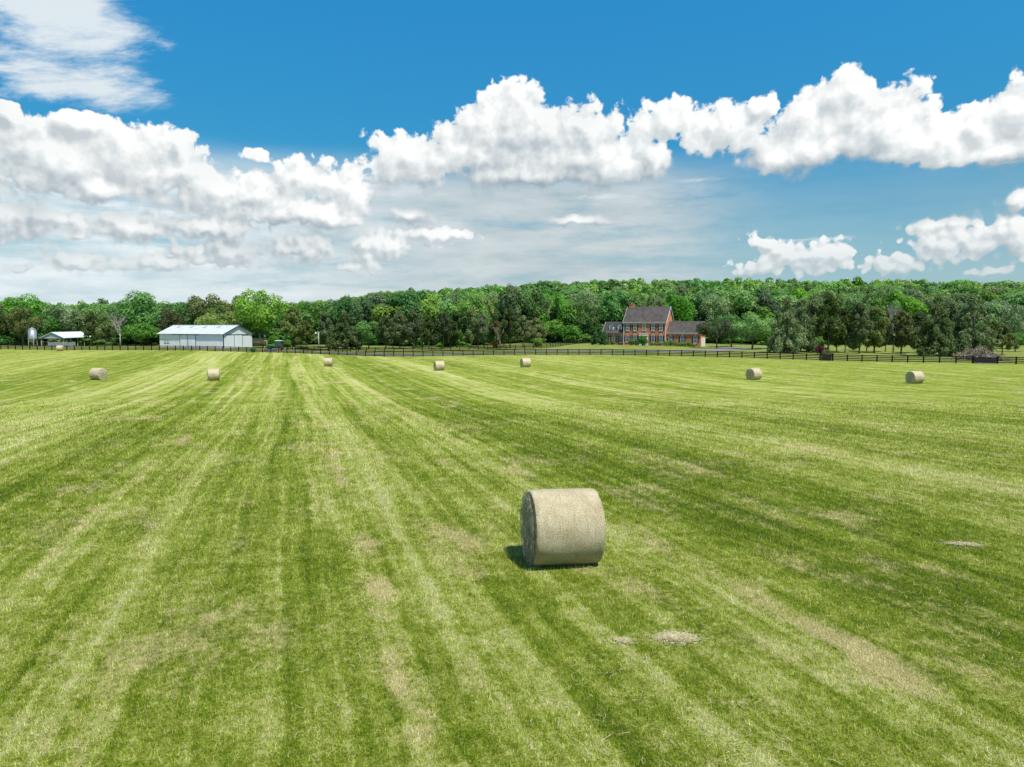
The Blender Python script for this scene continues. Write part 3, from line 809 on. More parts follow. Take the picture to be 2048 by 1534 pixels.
    xg = W + L2
    gd = MB().box(xg + .003, xg + .08, 1.6, 4.2, -.2, 2.25).build('garage_door', M['white'], o)
    pn = MB()
    for q in range(4): pn.box(xg + .082, xg + .10, 1.75, 4.05, .02 + q*.56, .44 + q*.56)
    pn.build('door_panels', M['trim'], gd)
    gd = MB().box(xg + .003, xg + .08, 4.6, 7.0, -.2, 2.25).build('garage_door', M['white'], o)
    lm = MB().box(W + .35, W + .5, .86, .997, 2.2, 2.5).build('wall_lantern', M['trim'], o)
    # left wing with dormers
    he3, hr3 = 4.45 - g, 7.35 - g; L3 = 6.6
    r3, k3 = block(-L3, 0, 1.0, 6.3, he3, hr3, M['shingle2'], (-L3,))
    for fx in (.13, .49, .85): win(-L3 + fx*L3, 1.75, .85, 1.75, 1.0)
    for fx in (.36, .75):
        xc = -L3 + fx*L3; y1 = 1.55; zb = he3 + .55; zt = zb + 1.35
        dm = MB().box(xc - .62, xc + .62, y1, y1 + 2.4, zb - .5, zt).prism([(xc - .62, y1, zt), (xc + .62, y1, zt), (xc, y1, zt + .55)], (0, 2.4, 0)).build('dormer', M['white'], r3)
        dr = MB()
        for sg in (-1, 1):
            a = [(xc, y1 - .12, zt + .58), (xc, y1 + 2.5, zt + .58), (xc + sg*.78, y1 + 2.5, zt - .1), (xc + sg*.78, y1 - .12, zt - .1)]
            dr.hexa(a, [(p[0], p[1], p[2] + .07) for p in a])
        dr.build('dormer_roof', M['shingle2'], r3)
        MB().box(xc - .34, xc + .34, y1 - .03, y1 - .004, zb + .05, zt - .1).build('dormer_pane', M['glass'], r3)
        mm = MB().box(xc - .02, xc + .02, y1 - .045, y1 - .032, zb + .05, zt - .1).box(xc - .34, xc + .34, y1 - .06, y1 - .047, (zb + zt)/2 - .05, (zb + zt)/2)
        mm.build('dormer_muntin', M['white'], r3)
    return o
HOUSE = house()

# ------------------------------------------------------------------ foliage
def leaf_cloud(rg, C, Rr, n, size, outward=.78, up=.25, aspect=1.0):
    C = np.asarray(C); Rr = np.asarray(Rr); w = Rr ** 2; w = w / w.sum()
    idx = rg.choice(len(C), n, p=w)
    d = rg.randn(n, 3); d[:, 2] += up; d /= np.linalg.norm(d, axis=1)[:, None]
    rad = Rr[idx] * rg.uniform(.55, 1.08, n) ** .6
    pos = C[idx] + d * rad[:, None]
    nr = d * outward + rg.randn(n, 3) * (1 - outward); nr[:, 2] += .15; nr /= np.linalg.norm(nr, axis=1)[:, None]
    a = np.cross(nr, rg.randn(n, 3)); a /= np.linalg.norm(a, axis=1)[:, None]; b = np.cross(nr, a)
    s = size * rg.uniform(.55, 1.35, n)
    a *= (s * aspect)[:, None] / 2; b *= (s / aspect)[:, None] / 2
    return np.stack([pos - a, pos - b * rg.uniform(.7, 1.1, n)[:, None], pos + a, pos + b * rg.uniform(.7, 1.1, n)[:, None]], 1).reshape(-1, 3)
def puffs_broad(rg, n, z0=.22, fill=.9):
    C, Rr = [], []
    for _ in range(n):
        d = rg.randn(3); d /= np.linalg.norm(d); rad = rg.uniform(.45, 1) ** .5
        h = .5 + .5 * d[2] * rad
        wz = math.sin(math.pi * min(1, .18 + .80 * (1 - h) ** .9)) ** .6
        C.append((d[0] * rad * .36 * fill * (wz + .25), d[1] * rad * .36 * fill * (wz + .25), z0 + .09 + (1 - z0 - .2) * h)); Rr.append(rg.uniform(.09, .18))
    return np.array(C), np.array(Rr)
def crown_broad(seed, n=5200, puffs=34, size=.038, z0=.22):
    rg = np.random.RandomState(seed); C, Rr = puffs_broad(rg, puffs, z0)
    S = np.array([1.25, 1.25, 1.0])
    return leaf_cloud(rg, C * S, Rr, n, size)
def crown_cedar(seed, n=6500, size=.038, z0=.15, conic=.35):
    rg = np.random.RandomState(seed); C, Rr = [], []
    for _ in range(46):
        t = rg.rand() ** .85
        prof = (math.sin(math.pi * (t * .86 + .12)) ** .8) * (1 - conic) + conic * (1 - t)
        a = rg.rand() * 6.283; rr = .36 * prof * rg.uniform(.25, 1.0)
        C.append((math.cos(a) * rr, math.sin(a) * rr, z0 + .05 + (1 - z0 - .1) * t)); Rr.append(rg.uniform(.05, .11) * (1.15 - .5 * t))
    return leaf_cloud(rg, C, Rr, n, size, .45, .1, 1.35)
def crown_spruce(seed, n=7500, size=.040, z0=.10):
    rg = np.random.RandomState(seed); C, Rr = [], []
    for k in range(13):
        t = k / 13 + rg.uniform(-.02, .02); rmax = .36 * (1 - max(t, 0) ** 1.5) ** .9 + .03
        for j in range(max(3, int(9 * (1 - t)))):
            a = rg.rand() * 6.283
            for q in (.45, .8, 1.0):
                rr = rmax * q * rg.uniform(.8, 1.1)
                C.append((math.cos(a) * rr, math.sin(a) * rr, z0 + .03 + (1 - z0 - .04) * t - .05 * q * q)); Rr.append(.03 + .035 * (1 - t))
    return leaf_cloud(rg, C, Rr, n, size, .4, .05, 1.4)
def trunk_mb(seed, h0=.5, r=.022, fork=False, limbs=5):
    rg = random.Random(seed); mb = MB(); bend = rg.uniform(-.02, .02)
    mb.tube([(0,0,-.03), (bend*.3,0,.1), (bend,bend*.5,.3), (bend*1.5,bend,h0+.15)], [r*1.25, r, r*.8, r*.35], 7)
    if fork: mb.tube([(0,0,.02), (.03,.01,.15), (.06,.02,h0)], [r*.9, r*.75, r*.4], 6)
    for k in range(limbs):
        z = rg.uniform(.2, h0); a = rg.rand() if hasattr(rg, 'rand') else rg.random() * 6.283; L = rg.uniform(.12, .24)
        mb.tube([(bend, bend*.5, z), (bend + math.cos(a)*L*.5, math.sin(a)*L*.5, z + L*.35), (bend + math.cos(a)*L, math.sin(a)*L, z + L*.9)], [r*.45, r*.3, r*.12], 5)
    return mb
LB = [np_mesh('crown', crown_broad(100 + i, puffs=22 + 2 * i), 4, M['green1']) for i in range(8)]
LC = [np_mesh('crown', crown_cedar(200 + i, conic=.10 + .07 * i), 4, M['cedar']) for i in range(6)]
LS = [np_mesh('crown', crown_spruce(300 + i), 4, M['spruce']) for i in range(3)]
TR = [trunk_mb(400 + i, .45, .024, fork=(i == 2)).mesh('trunk', M['bark'], True) for i in range(4)]
TC = [trunk_mb(420 + i, .6, .017, fork=(i == 3), limbs=3).mesh('trunk', M['bark'], True) for i in range(4)]
TI = [0]
def tree(name, label, cat, x, y, H, Wd, kind, mat, group=None, trunk=True, barkm=None, seed=None, sink=0.0):
    TI[0] += 1; i = TI[0] if seed is None else seed
    me, tr, wref = {'b': (LB, TR, .80), 'c': (LC, TC, .78), 's': (LS, TC, .74)}[kind]
    o = thing(name, label, cat, (x, y, G(x, y) - sink), (i * 2.399) % 6.283, group)
    c = mobj('crown', me[i % len(me)], o); c.scale = (Wd / wref, Wd / wref, H)
    c.material_slots[0].link = 'OBJECT'; c.material_slots[0].material = M[mat]
    if trunk:
        t = mobj('trunk', tr[i % len(tr)], o); t.scale = (H * .9, H * .9, H)
        if barkm: t.material_slots[0].link = 'OBJECT'; t.material_slots[0].material = M[barkm]
    return o
def px_tree(name, label, u, vtop, wpx, y, kind, mat, cat='tree', group=None, **kw):
    x = at(u, y); H = zat(vtop, y) - G(x, y); return tree(name, label, cat, x, y, H, wpx * y / F, kind, mat, group, **kw)

def branch_rec(mb, rg, p, d, L, r, depth):
    if depth == 0 or r < .006: return
    q = p + d * L; mid = p + d * L * .5 + Vector((rg.uniform(-.06, .06), rg.uniform(-.06, .06), 0)) * L
    mb.tube([p, mid, q], [r, r * .85, r * .65], 5, False)
    for k in range(rg.choice((2, 3, 3))):
        e = (d + Vector((rg.uniform(-1, 1), rg.uniform(-1, 1), rg.uniform(-.25, .75))) * .75).normalized()
        branch_rec(mb, rg, p + d * L * rg.uniform(.55, 1.0), e, L * rg.uniform(.6, .85), r * .62, depth - 1)
def dead_tree(label, u, vtop, y, wpx, mat, seed, depth=5, group='bare trees'):
    x = at(u, y); H = zat(vtop, y) - G(x, y); rg = random.Random(seed)
    o = thing('bare_tree', label, 'tree', (x, y, G(x, y)), rg.random() * 6, group)
    t = MB().tube([(0,0,-.2), (.05,0,H*.2), (0,.05,H*.36)], [.2, .17, .15], 7); t.build('trunk', M[mat], o, True)
    b = MB()
    for k in range(4): branch_rec(b, rg, Vector((0, .03, H * (.25 + .03 * k))), Vector((rg.uniform(-.5,.5), rg.uniform(-.5,.5), 1)).normalized(), H * .22, .10, depth)
    if b.v:
        mz = max(p[2] for p in b.v); mw = max(abs(p[0]) for p in b.v); kz = H / mz; kx = min(2.0, (wpx * y / F / 2) / mw)
        b.v = [(p[0] * kx, p[1] * kx, p[2] * kz) for p in b.v]
        t.v = t.v
    b.build('branches', M[mat], o)
    return o

# hand placed trees along the front of the woods
B = 'broadleaf_tree'; C_ = 'cedar_tree'; S_ = 'spruce_tree'
px_tree(B, 'tall dark green tree at the far left behind the silo', 42, 583, 88, 236, 'b', 'green1', seed=1)
px_tree(B, 'yellow-green tree cut by the left edge of the photo', 0, 604, 56, 226, 'b', 'yellowgreen', seed=2)
px_tree(B, 'brownish green tree just left of the silo', 48, 612, 46, 222, 'b', 'olive', seed=3)
px_tree(B, 'leafy green tree standing close behind the silo', 92, 625, 55, 232, 'b', 'green1', seed=7)
px_tree(B, 'bright low tree rising directly behind the open shed roof', 118, 640, 46, 236, 'b', 'green2', seed=5)
px_tree(C_, 'brown cedar just right of the open shed', 187, 624, 38, 215, 'c', 'cedar', seed=1)
px_tree(C_, 'dark brownish cedar between the open shed and the pale bare tree', 213, 626, 40, 212, 'c', 'cedar', seed=2)
dead_tree('pale bare tree with white branches left of the barn', 242, 624, 210, 36, 'palebark', 5)
dead_tree('brown twiggy bare tree behind the right end of the open shed', 185, 620, 219, 34, 'deadtwig', 9)
px_tree(B, 'big rounded dark green tree left of the white barn', 298, 583, 92, 226, 'b', 'green1', seed=4)
px_tree(B, 'low green tree beneath the big rounded tree left of the barn', 282, 645, 60, 216, 'b', 'green1', seed=14)
px_tree(B, 'dark green tree behind the left half of the barn roof', 372, 605, 66, 232, 'b', 'green1', seed=6)
px_tree(B, 'olive tree squeezed between the two dark trees behind the barn', 343, 618, 42, 224, 'b', 'olive', seed=13)
dead_tree('thin bare tree poking above the trees behind the barn', 390, 585, 246, 26, 'palebark', 15, 5)
px_tree(B, 'large brownish olive tree behind the right half of the barn roof', 440, 576, 92, 230, 'b', 'olive', seed=8)
px_tree(B, 'yellowish tree low behind the barn roof', 438, 618, 60, 221, 'b', 'yellowgreen', seed=9)
px_tree(B, 'tall bright green tree at the right end of the barn', 524, 575, 92, 214, 'b', 'green2', seed=10)
px_tree(B, 'dark tree low behind the right gable of the barn', 500, 640, 54, 216, 'b', 'green1', seed=12)
px_tree(C_, 'wide olive-brown cedar right of the green tractor', 588, 613, 66, 208, 'c', 'cedar', seed=3)
px_tree(C_, 'short olive cedar with a leaning trunk left of the light pole', 612, 640, 44, 202, 'c', 'olive', seed=4)
px_tree(C_, 'dark cedar directly behind the light pole', 652, 622, 46, 206, 'c', 'spruce', seed=5)
px_tree(S_, 'dense grey-green spruce with boughs to the ground right of the light pole', 692, 620, 62, 198, 's', 'spruce', seed=0)
px_tree(B, 'low dark green tree right of the dense grey-green spruce', 738, 640, 52, 200, 'b', 'green1', seed=11)
ced = [(772,630,46,'cedar','cedar of the row next to the low dark green tree'), (800,622,46,'cedar','brown-green cedar of the row with two close thin trunks'),
       (828,618,50,'spruce','grey-green cedar rising above the middle of the cedar row'), (858,632,46,'cedar','shorter cedar in the middle of the cedar row'),
       (886,624,52,'cedar','broad dark brown cedar above the small mid field bale'), (914,622,48,'cedar','dark cedar right of the broad brown cedar'),
       (942,616,48,'cedar','cedar of the row below a pale hillside tree'), (968,624,42,'spruce','narrow grey cedar left of the rusty cedar'),
       (994,620,46,'cedar','dark cedar with a patch of rust coloured dead boughs'), (1020,617,50,'cedar','tall cedar near the right end of the row'),
       (1046,630,44,'cedar','cedar with bare pale lower limbs near the fence bend'), (1070,634,48,'olive','last cedar of the row with a forked pale trunk by the fence bend')]
for i, (u, vt, w, m, lab) in enumerate(ced):
    px_tree(C_, lab, u, vt, w, 198 + (i * 7) % 9, 'c', m, group='cedars in a row behind the driveway', seed=i + (3 if i == 11 else 0), barkm='palebark' if i in (3, 6, 10, 11) else None)
for i, (u, vt, lab) in enumerate([(786,640,'thin dark cedar half hidden between two cedars at the left of the row'), (845,638,'slim cedar in the gap at the middle of the row'),
        (900,640,'slim dark cedar behind the broad brown cedar'), (955,640,'slim cedar in the gap left of the narrow grey cedar'), (1008,642,'slim shaded cedar behind the rusty cedar')]):
    px_tree(C_, lab, u, vt, 40, 211, 'c', 'cedar', group='cedars in a row behind the driveway', seed=i + 2)
def sprig(label, u, v, w, h, y, mat):
    rg = np.random.RandomState(int(u)); C = np.array([(rg.randn() * w * .25, rg.randn() * w * .2, h * (.3 + .5 * rg.rand())) for _ in range(9)])
    x = at(u, y); z = zat(v, y)
    o = mobj('dead_boughs', np_mesh('dead_boughs', leaf_cloud(rg, C, np.full(9, w * .22), 420, .28, .4), 4, M[mat]))
    o.location = (x, y, z - h / 2); return o
rust_parent = [o for o in COL.objects if o.get('label', '').startswith('dark cedar with a patch of rust')][0]
for (u, v, w, h) in ((992, 648, 1.6, 1.6), (989, 690, 1.7, 2.0)):
    q = sprig('', u, v, w, h, rust_parent.location.y - 2.0, 'rust'); wl = q.location.copy(); q.parent = rust_parent
    q.location = rust_parent.matrix_basis.inverted() @ wl; q['label'] = 'rust brown dead boughs'

px_tree(B, 'round green tree at the edge of the woods behind the fence bend', 1112, 640, 66, 232, 'b', 'green1', seed=15)
px_tree(B, 'broad green tree at the edge of the woods left of the house', 1158, 628, 74, 250, 'b', 'green2', seed=16)
px_tree(S_, 'small conical dark green tree at the left corner of the house', 1199, 646, 32, 204, 's', 'green1', seed=1)
px_tree(B, 'small dark rounded tree beside the garage end of the house', 1433, 634, 58, 186, 'b', 'cedar', seed=17)
px_tree(B, 'slender dark tree behind the rounded tree at the garage end', 1462, 628, 48, 200, 'b', 'green1', seed=19)
px_tree(B, 'dark green maple beyond the end of the driveway', 1504, 626, 62, 180, 'b', 'green1', seed=18)
px_tree(B, 'green tree between the driveway maple and the grey spruces', 1542, 636, 50, 186, 'b', 'green1', seed=20)
rt = [(1574,584,50,'s','spruce','tall grey-green spruce at the left of the right hand cedar grove'), (1600,592,44,'s','spruce','second tall grey spruce, left of the purple bush'),
      (1628,596,44,'c','cedar','tall brownish cedar above the purple bush'), (1656,588,54,'c','cedar','widest brownish cedar above the yellow-green bush'),
      (1690,612,44,'c','cedar','cedar with a bare trunk just right of the yellow-green bush'), (1718,604,46,'c','cedar','dark brown cedar left of the grey bare tree'),
      (1748,610,44,'c','cedar','brown cedar close to the grey bare tree'), (1802,620,46,'c','olive','olive cedar right of the grey bare tree'),
      (1834,622,44,'c','cedar','shaggy cedar above the farthest right hay bale'), (1868,582,54,'s','spruce','tall dark spruce right of the shaggy cedar'),
      (1898,604,46,'c','spruce','dark cedar left of the brush pile'), (1944,580,60,'s','spruce','tallest dark spruce behind the brush pile'),
      (1926,628,44,'c','cedar','dark low cedar in front of the tallest spruce, with a rust tuft'), (1976,634,46,'c','cedar','brownish cedar above the right of the brush pile'),
      (2004,648,36,'c','olive','short olive cedar right of the brush pile')]
for i, (u, vt, w, k, m, lab) in enumerate(rt):
    y = 158 + (i * 5) % 11 - (10 if u > 1850 else 0)
    px_tree(S_ if k == 's' else C_, lab, u, vt, w * 1.35, y, k, m, group='cedars and spruces at the right', seed=i, barkm='palebark' if i in (1, 4) else None)
for i, (u, vt, lab) in enumerate([(1614,625,'slim dark cedar between the two left cedars of the grove'), (1673,630,'slim cedar in the shade behind the yellow-green bush'),
        (1733,636,'slim cedar in the gap left of the grey bare tree'), (1770,634,'slim dark cedar right behind the grey bare tree'), (1852,632,'slim cedar left of the tall dark spruce'),
        (1884,640,'slim cedar in the gap right of the tall dark spruce')]):
    px_tree(C_, lab, u, vt, 38, 172, 'c', 'cedar', group='cedars and spruces at the right', seed=i + 1)
dead_tree('grey bare tree with a leaning pale limb in the right hand grove', 1786, 601, 166, 40, 'palebark', 21, 6)
dead_tree('small bare brownish tree in the cedar row near the rusty cedar', 1000, 650, 192, 30, 'deadtwig', 31, 4)
px_tree(B, 'light green tree at the far right behind the brush pile', 2032, 610, 50, 190, 'b', 'greygreen', seed=21)
px_tree(B, 'bright low tree at the right edge beside the brush pile', 2030, 664, 44, 170, 'b', 'green2', seed=22)

tuft = [o for o in COL.objects if 'with a rust tuft' in o.get('label', '')][0]
q = sprig('', 1922, 640, 1.3, 1.0, tuft.location.y - 1.6, 'rust'); wl = q.location.copy(); q.parent = tuft
q.location = tuft.matrix_basis.inverted() @ wl; q['label'] = 'rust brown dead boughs'

# ------------------------------------------------------------------ the woods
TOPU = [-200, 0, 150, 300, 560, 640, 700, 770, 850, 930, 960, 1030, 1110, 1200, 1300, 1400, 1500, 1640, 1700, 1850, 2048, 2300]
TOPV = [610, 609, 611, 610, 609, 605, 598, 585, 583, 577, 573, 575, 563, 563, 565, 562, 559, 557, 562, 564, 561, 561]
rg = np.random.RandomState(5)
forest = []
yrow = 238.0; r_i = 0
while yrow < 470:
    sp = 8.2 + (yrow - 238) * .012
    nx = int(2.06 * yrow / sp)
    for j in range(nx):
        u = -320 + (j + .5 + rg.uniform(-.4, .4)) / nx * 2880
        y = yrow + rg.uniform(-4, 4); x = at(u, y)
        H = rg.uniform(13.5, 18.5)
        vt = np.interp(u, TOPU, TOPV)
        zmax = CAMZ + (HZ - vt + rg.uniform(-9, 6) + (6 if rg.rand() < .12 else 0)) * y / F
        g = G(x, y); H = min(H * 1.05, zmax - g)
        if H < 8: continue
        forest.append((y, x, u, g, H, rg.uniform(.58, 1.15) * min(H, 16)))
    yrow += 9.5 + r_i * .8; r_i += 1
# leave out those the house, the barn or nearer rows would wholly hide low down
forest.sort(key=lambda f: (not -20 < f[2] < 2070, f[0]))
def zone(u):
    for lim, z in ((270, 'left of the white barn'), (560, 'behind the white barn'), (1100, 'above the cedar row'), (1410, 'above the brick house'), (1720, 'right of the brick house')):
        if u < lim: return z
    return 'at the right, above the brush pile'
MATS = ['green1', 'green2', 'greygreen', 'green1', 'green2', 'yellowgreen', 'green1', 'green2', 'greygreen', 'green2', 'green1']
WORD = {'green1': 'deep green', 'green2': 'bright green', 'greygreen': 'pale grey-green', 'yellowgreen': 'yellow-green'}
FT = []
for i in range(8):
    V = crown_broad(500 + i, 4800, 20 + 2 * i, .042, .12); tmb = trunk_mb(520 + i, .5, .022)
    me = np_mesh('woodland_tree', V, 4, M['green1']); FT.append(me)
NIND = 250
for i, (y, x, u, g, H, W) in enumerate(forest[:NIND]):
    m = MATS[rg.randint(len(MATS))]; o = mobj('woodland_tree', FT[i % 8]); o.location = (x, y, g); o.scale = (W / .95, W / .95, H); o.rotation_euler = (0, 0, rg.rand() * 6.28)
    o.material_slots[0].link = 'OBJECT'; o.material_slots[0].material = M[m]
    tag(o, f'{WORD[m]} rounded tree of the dense woods {zone(u)}', 'tree', 'trees of the wooded hillside ' + zone(u))
Vs = []; As = []
for (y, x, u, g, H, W) in forest[NIND:]:
    n = 1500; C, Rr = puffs_broad(rg, 18, .3); V = leaf_cloud(rg, C * np.array([1.25, 1.25, 1]), Rr, n, .068)
    V = V * np.array([W / .95, W / .95, H]) + np.array([x, y, g]); Vs.append(V); As.append(np.full(len(V), rg.rand()))
# low understorey that closes the foot of the woods
for _ in range(620):
    u = rg.uniform(-320, 2540); y = rg.uniform(226, 250); x = at(u, y); H = rg.uniform(3, 7.5); W = rg.uniform(5, 9)
    if 1195 < u < 1450 and y < 232: y += 10
    C, Rr = puffs_broad(rg, 10, .05); V = leaf_cloud(rg, C * np.array([1.25, 1.25, 1]), Rr, 520, .10) * np.array([W / .95, W / .95, H]) + np.array([x, y, G(x, y) - .4])
    Vs.append(V); As.append(np.full(len(V), rg.rand() * .5))
wd = mobj('distant_woods', np_mesh('distant_woods', np.concatenate(Vs), 4, M['woods'], np.concatenate(As)))
tag(wd, 'far green wooded hill closing the view behind the nearer trees', 'woods', kind='stuff')

# ------------------------------------------------------------------ shrubs
def shrub(name, label, x, y, w, h, mat, seed, size=.16, n=1500, group=None, cat='shrub', round_=True):
    rg2 = np.random.RandomState(seed)
    o = thing(name, label, cat, (x, y, G(x, y)), 0, group)
    n = int(max(n, 230 * w * h + 500)); C = [(0, 0, h * .5)]; Rr = [min(w, h) * .42]
    for _ in range(12):
        d = rg2.randn(3); d /= np.linalg.norm(d); C.append((d[0] * w * .27, d[1] * w * .27, h * .5 + d[2] * h * .25)); Rr.append(min(w, h) * .24)
    mobj('foliage', np_mesh('foliage', leaf_cloud(rg2, C, Rr, n, size, .7), 4, M[mat]), o)
    mb = MB()
    for k in range(4): mb.tube([(0, 0, -.1), (math.cos(k*1.6)*w*.12, math.sin(k*1.6)*w*.12, h*.5)], [.05, .02], 5)
    mb.build('stems', M['bark'], o)
    return o
zz = 7.585
hs = [(248,735,28,'yellowgreen','small yellowish shrub at the left wing, nearest the conical tree'), (335,737,38,'green1','round green shrub below the left wing windows'),
      (625,745,52,'green1','clipped round shrub left of the big shrub by the front door'), (700,738,44,'green2','lighter shrub tucked behind the big front shrub'),
      (795,735,82,'green1','largest round shrub in front of the front door'), (940,748,34,'green1','small round shrub right of the front door'),
      (1000,757,28,'olive','lowest shrub between two round shrubs right of the door'), (1055,750,38,'green1','round shrub below the right lower windows of the main house'),
      (1150,742,46,'green1','round shrub at the corner where the right wing begins'), (1225,740,52,'green2','bright round shrub at the start of the right wing'),
      (1305,754,42,'green1','shrub right of the bright round shrub along the wing'), (1370,755,34,'green1','shrub under the middle window of the right wing'),
      (1435,755,42,'green1','shrub just right of the middle wing window'), (1510,755,42,'green1','shrub between the two right wing windows'), (1572,760,32,'olive','last small shrub at the garage end of the wing')]
a = Vector((math.cos(R(-26.5)), math.sin(R(-26.5)))); bb = Vector((math.sin(R(26.5)), math.cos(R(26.5))))
for i, (zx, zy, r, m, lab) in enumerate(hs):
    u = 1180 + zx / zz
    # stand off the facade by 1.6 m (4 m for the big front ones)
    off = {2: 3.2, 4: 4.2, 3: 2.2}.get(i, .4 if u < 1244 or u > 1332 else 1.5); p0 = Vector((32.66, 205.5)) - bb * off
    t = (u - CX) / F; q = (t * p0.y - p0.x) / (a.x - t * a.y); pt = p0 + a * q
    w = 2 * r / zz * pt.y / F * 1.08
    shrub('round_shrub', lab, pt.x, pt.y, w, w * .92, m, 700 + i, .17, 900, 'clipped shrubs along the brick house')
y = 150; shrub('purple_shrub', 'purple leaved shrub behind the fence next to the narrow jump', at(1643, y), y, 3.6, 2.1, 'purple', 801, .2, 1500)
y = 133; shrub('yellow_shrub', 'yellow-green spiky shrub growing just behind the narrow jump', at(1654, y), y, 2.6, 2.0, 'yellowgreen', 802, .16, 1100)
y = 166; shrub('fence_weeds', 'dark weedy shrub at the fence right of the barn corner', at(506, y), y, 2.0, 1.3, 'green1', 803, .15, 700)
for k, (u, yy, w, h, m, lab) in enumerate([(548, 203, 4.5, 3.6, 'green2', 'bright bush behind the tractor cab'), (575, 204, 3.6, 2.6, 'green2', 'bright bush between the tractor and the olive cedar'),
        (1075, 196, 3.4, 2.8, 'yellowgreen', 'pale green bush under the last cedar of the row'), (668, 206, 3.5, 3.6, 'green2', 'bright bush between the light pole and the dense spruce'),
        (1635, 176, 4, 3.4, 'green2', 'bright bush in the shade behind the purple shrub'), (1705, 180, 5, 3.4, 'green1', 'dark bush under the cedars right of the yellow-green shrub')]):
    shrub('wild_bush', lab, at(u, yy), yy, w, h, m, 820 + k, .28, 900)

# ------------------------------------------------------------------ brush pile
def brush():
    y = 128; x = at(1957, y); rg2 = random.Random(4)
    o = thing('brush_pile', 'grey heap of cut branches and logs behind the coop jump', 'brush pile', (x, y, G(x, y)))
    for nm, cnt, rr, mat in (('branches', 620, (.015, .05), 'deadtwig'), ('pale_branches', 260, (.02, .06), 'palebark'), ('log', 26, (.09, .17), 'palebark')):
        mb = MB()
        for _ in range(cnt):
            q = max(-1, min(1, rg2.gauss(.05, .42))); px = q * 4.9; hh = 2.2 * (1 - abs(q) ** 1.8) * (1.0 if q < .3 else .85)
            py = rg2.gauss(0, .8); pz = rg2.random() * hh * max(.1, 1 - abs(py) / 2.4)
            L = rg2.uniform(.7, 2.4) * (.8 if nm == 'log' else 1); an = rg2.random() * 6.28; el = rg2.gauss(.15, .45)
            d = Vector((math.cos(an) * math.cos(el), math.sin(an) * math.cos(el), math.sin(el))); p = Vector((px, py, pz + .1))
            r = rg2.uniform(*rr); mm = p + Vector((rg2.gauss(0, .08), rg2.gauss(0, .08), rg2.gauss(0, .08)))
            mb.tube([p - d*L/2, mm, p + d*L/2], [r, r*.85, r*.5], 5)
        mb.v = [(p[0], p[1], max(p[2], -.05)) for p in mb.v]
        mb.build(nm, M[mat], o)
brush()

# ------------------------------------------------------------------ light pole, tractor and yard things
def light_pole():
    y = 194; x = at(638, y); H = zat(664.5, y) - G(x, y)
    o = thing('light_pole', 'pale wooden yard light pole with a small lamp arm at the driveway', 'light pole', (x, y, G(x, y)))
    MB().tube([(0,0,-.3), (0,0,H)], [.15, .11], 10).build('pole', M['pole'], o, True)
    MB().tube([(-.1,0,H-.35), (-.45,0,H-.1), (-.75,0,H-.1)], .03, 6).build('lamp_arm', M['galv'], o)
    MB().lathe([(.1, -.3), (.24, -.26), (.2, 0), (.08, .1)], 12).build('lamp_head', M['white'], o).location = (-.8, 0, H - .05)
light_pole()
def tractor():
    y = 181; x = at(551, y); g = G(x, y)
    o = thing('tractor', 'green farm tractor with a white roofed cab and front loader beside the barn', 'tractor', (x, y, g), R(8))
    # nose to the left (-x)
    MB().box(-1.9, .15, -.38, .38, .95, 1.62).box(-2.0, -1.9, -.34, .34, 1.0, 1.55).build('hood', M['green'], o, bevel=.06)
    MB().box(-1.8, 1.5, -.3, .3, .6, .95).build('chassis', M['dark'], o)
    MB().box(.15, 1.6, -.62, .62, .95, 1.4).build('cab_base', M['green'], o, bevel=.04)
    cp = MB()
    for xx in (.2, 1.55):
        for yy in (-.62, .62): cp.box(xx - .04, xx + .04, yy - .04, yy + .04, 1.4, 2.45)
    cab = cp.build('cab_frame', M['dark'], o)
    MB().box(.245, 1.505, -.63, -.60, 1.42, 2.4).box(.245, 1.505, .60, .63, 1.42, 2.4).box(.19, .22, -.57, .57, 1.42, 2.4).box(1.53, 1.56, -.57, .57, 1.42, 2.4).build('cab_glass', M['glass'], cab)
    MB().box(.02, 1.75, -.75, .75, 2.45, 2.62).build('cab_roof', M['white'], o, bevel=.05)
    for xx, yy, rr, ww in ((1.15, -.85, .78, .42), (1.15, .85, .78, .42), (-1.35, -.72, .5, .3), (-1.35, .72, .5, .3)):
        w = MB().lathe([(rr*.62, -ww/2), (rr*.95, -ww/2), (rr, -ww/4), (rr, ww/4), (rr*.95, ww/2), (rr*.62, ww/2)], 24, 'y').build('tyre', M['tyre'], o, True); w.location = (xx, yy, rr)
        MB().lathe([(rr*.6, -ww*.3), (rr*.2, -ww*.36), (rr*.2, ww*.36), (rr*.6, ww*.3)], 18, 'y').build('rim', M['yellow'], w)
    for yy in (-.55, .55):
        MB().box(.5, 1.9, yy*1.5 - .22, yy*1.5 + .22, 1.58, 1.66).build('fender', M['green'], o)
        MB().tube([(.1, yy, 1.35), (-1.5, yy, 1.5), (-2.5, yy, .6)], .075, 6).build('loader_arm', M['green'], o)
    MB().prism([(-2.5, -.95, .25), (-3.1, -.95, .3), (-3.0, -.95, .42), (-2.65, -.95, .45), (-2.6, -.95, .95), (-2.48, -.95, .95)], (0, 1.9, 0)).build('loader_bucket', M['yellow'], o)
    MB().tube([(-.9, .25, 1.6), (-.9, .25, 2.3)], .04, 8).build('exhaust_pipe', M['dark'], o)
    MB().tube([(-1.98, -.2, 1.35), (-2.02, -.2, 1.35)], .08, 10).build('headlight', M['white'], o); MB().tube([(-1.98, .2, 1.35), (-2.02, .2, 1.35)], .08, 10).build('headlight', M['white'], o)
tractor()
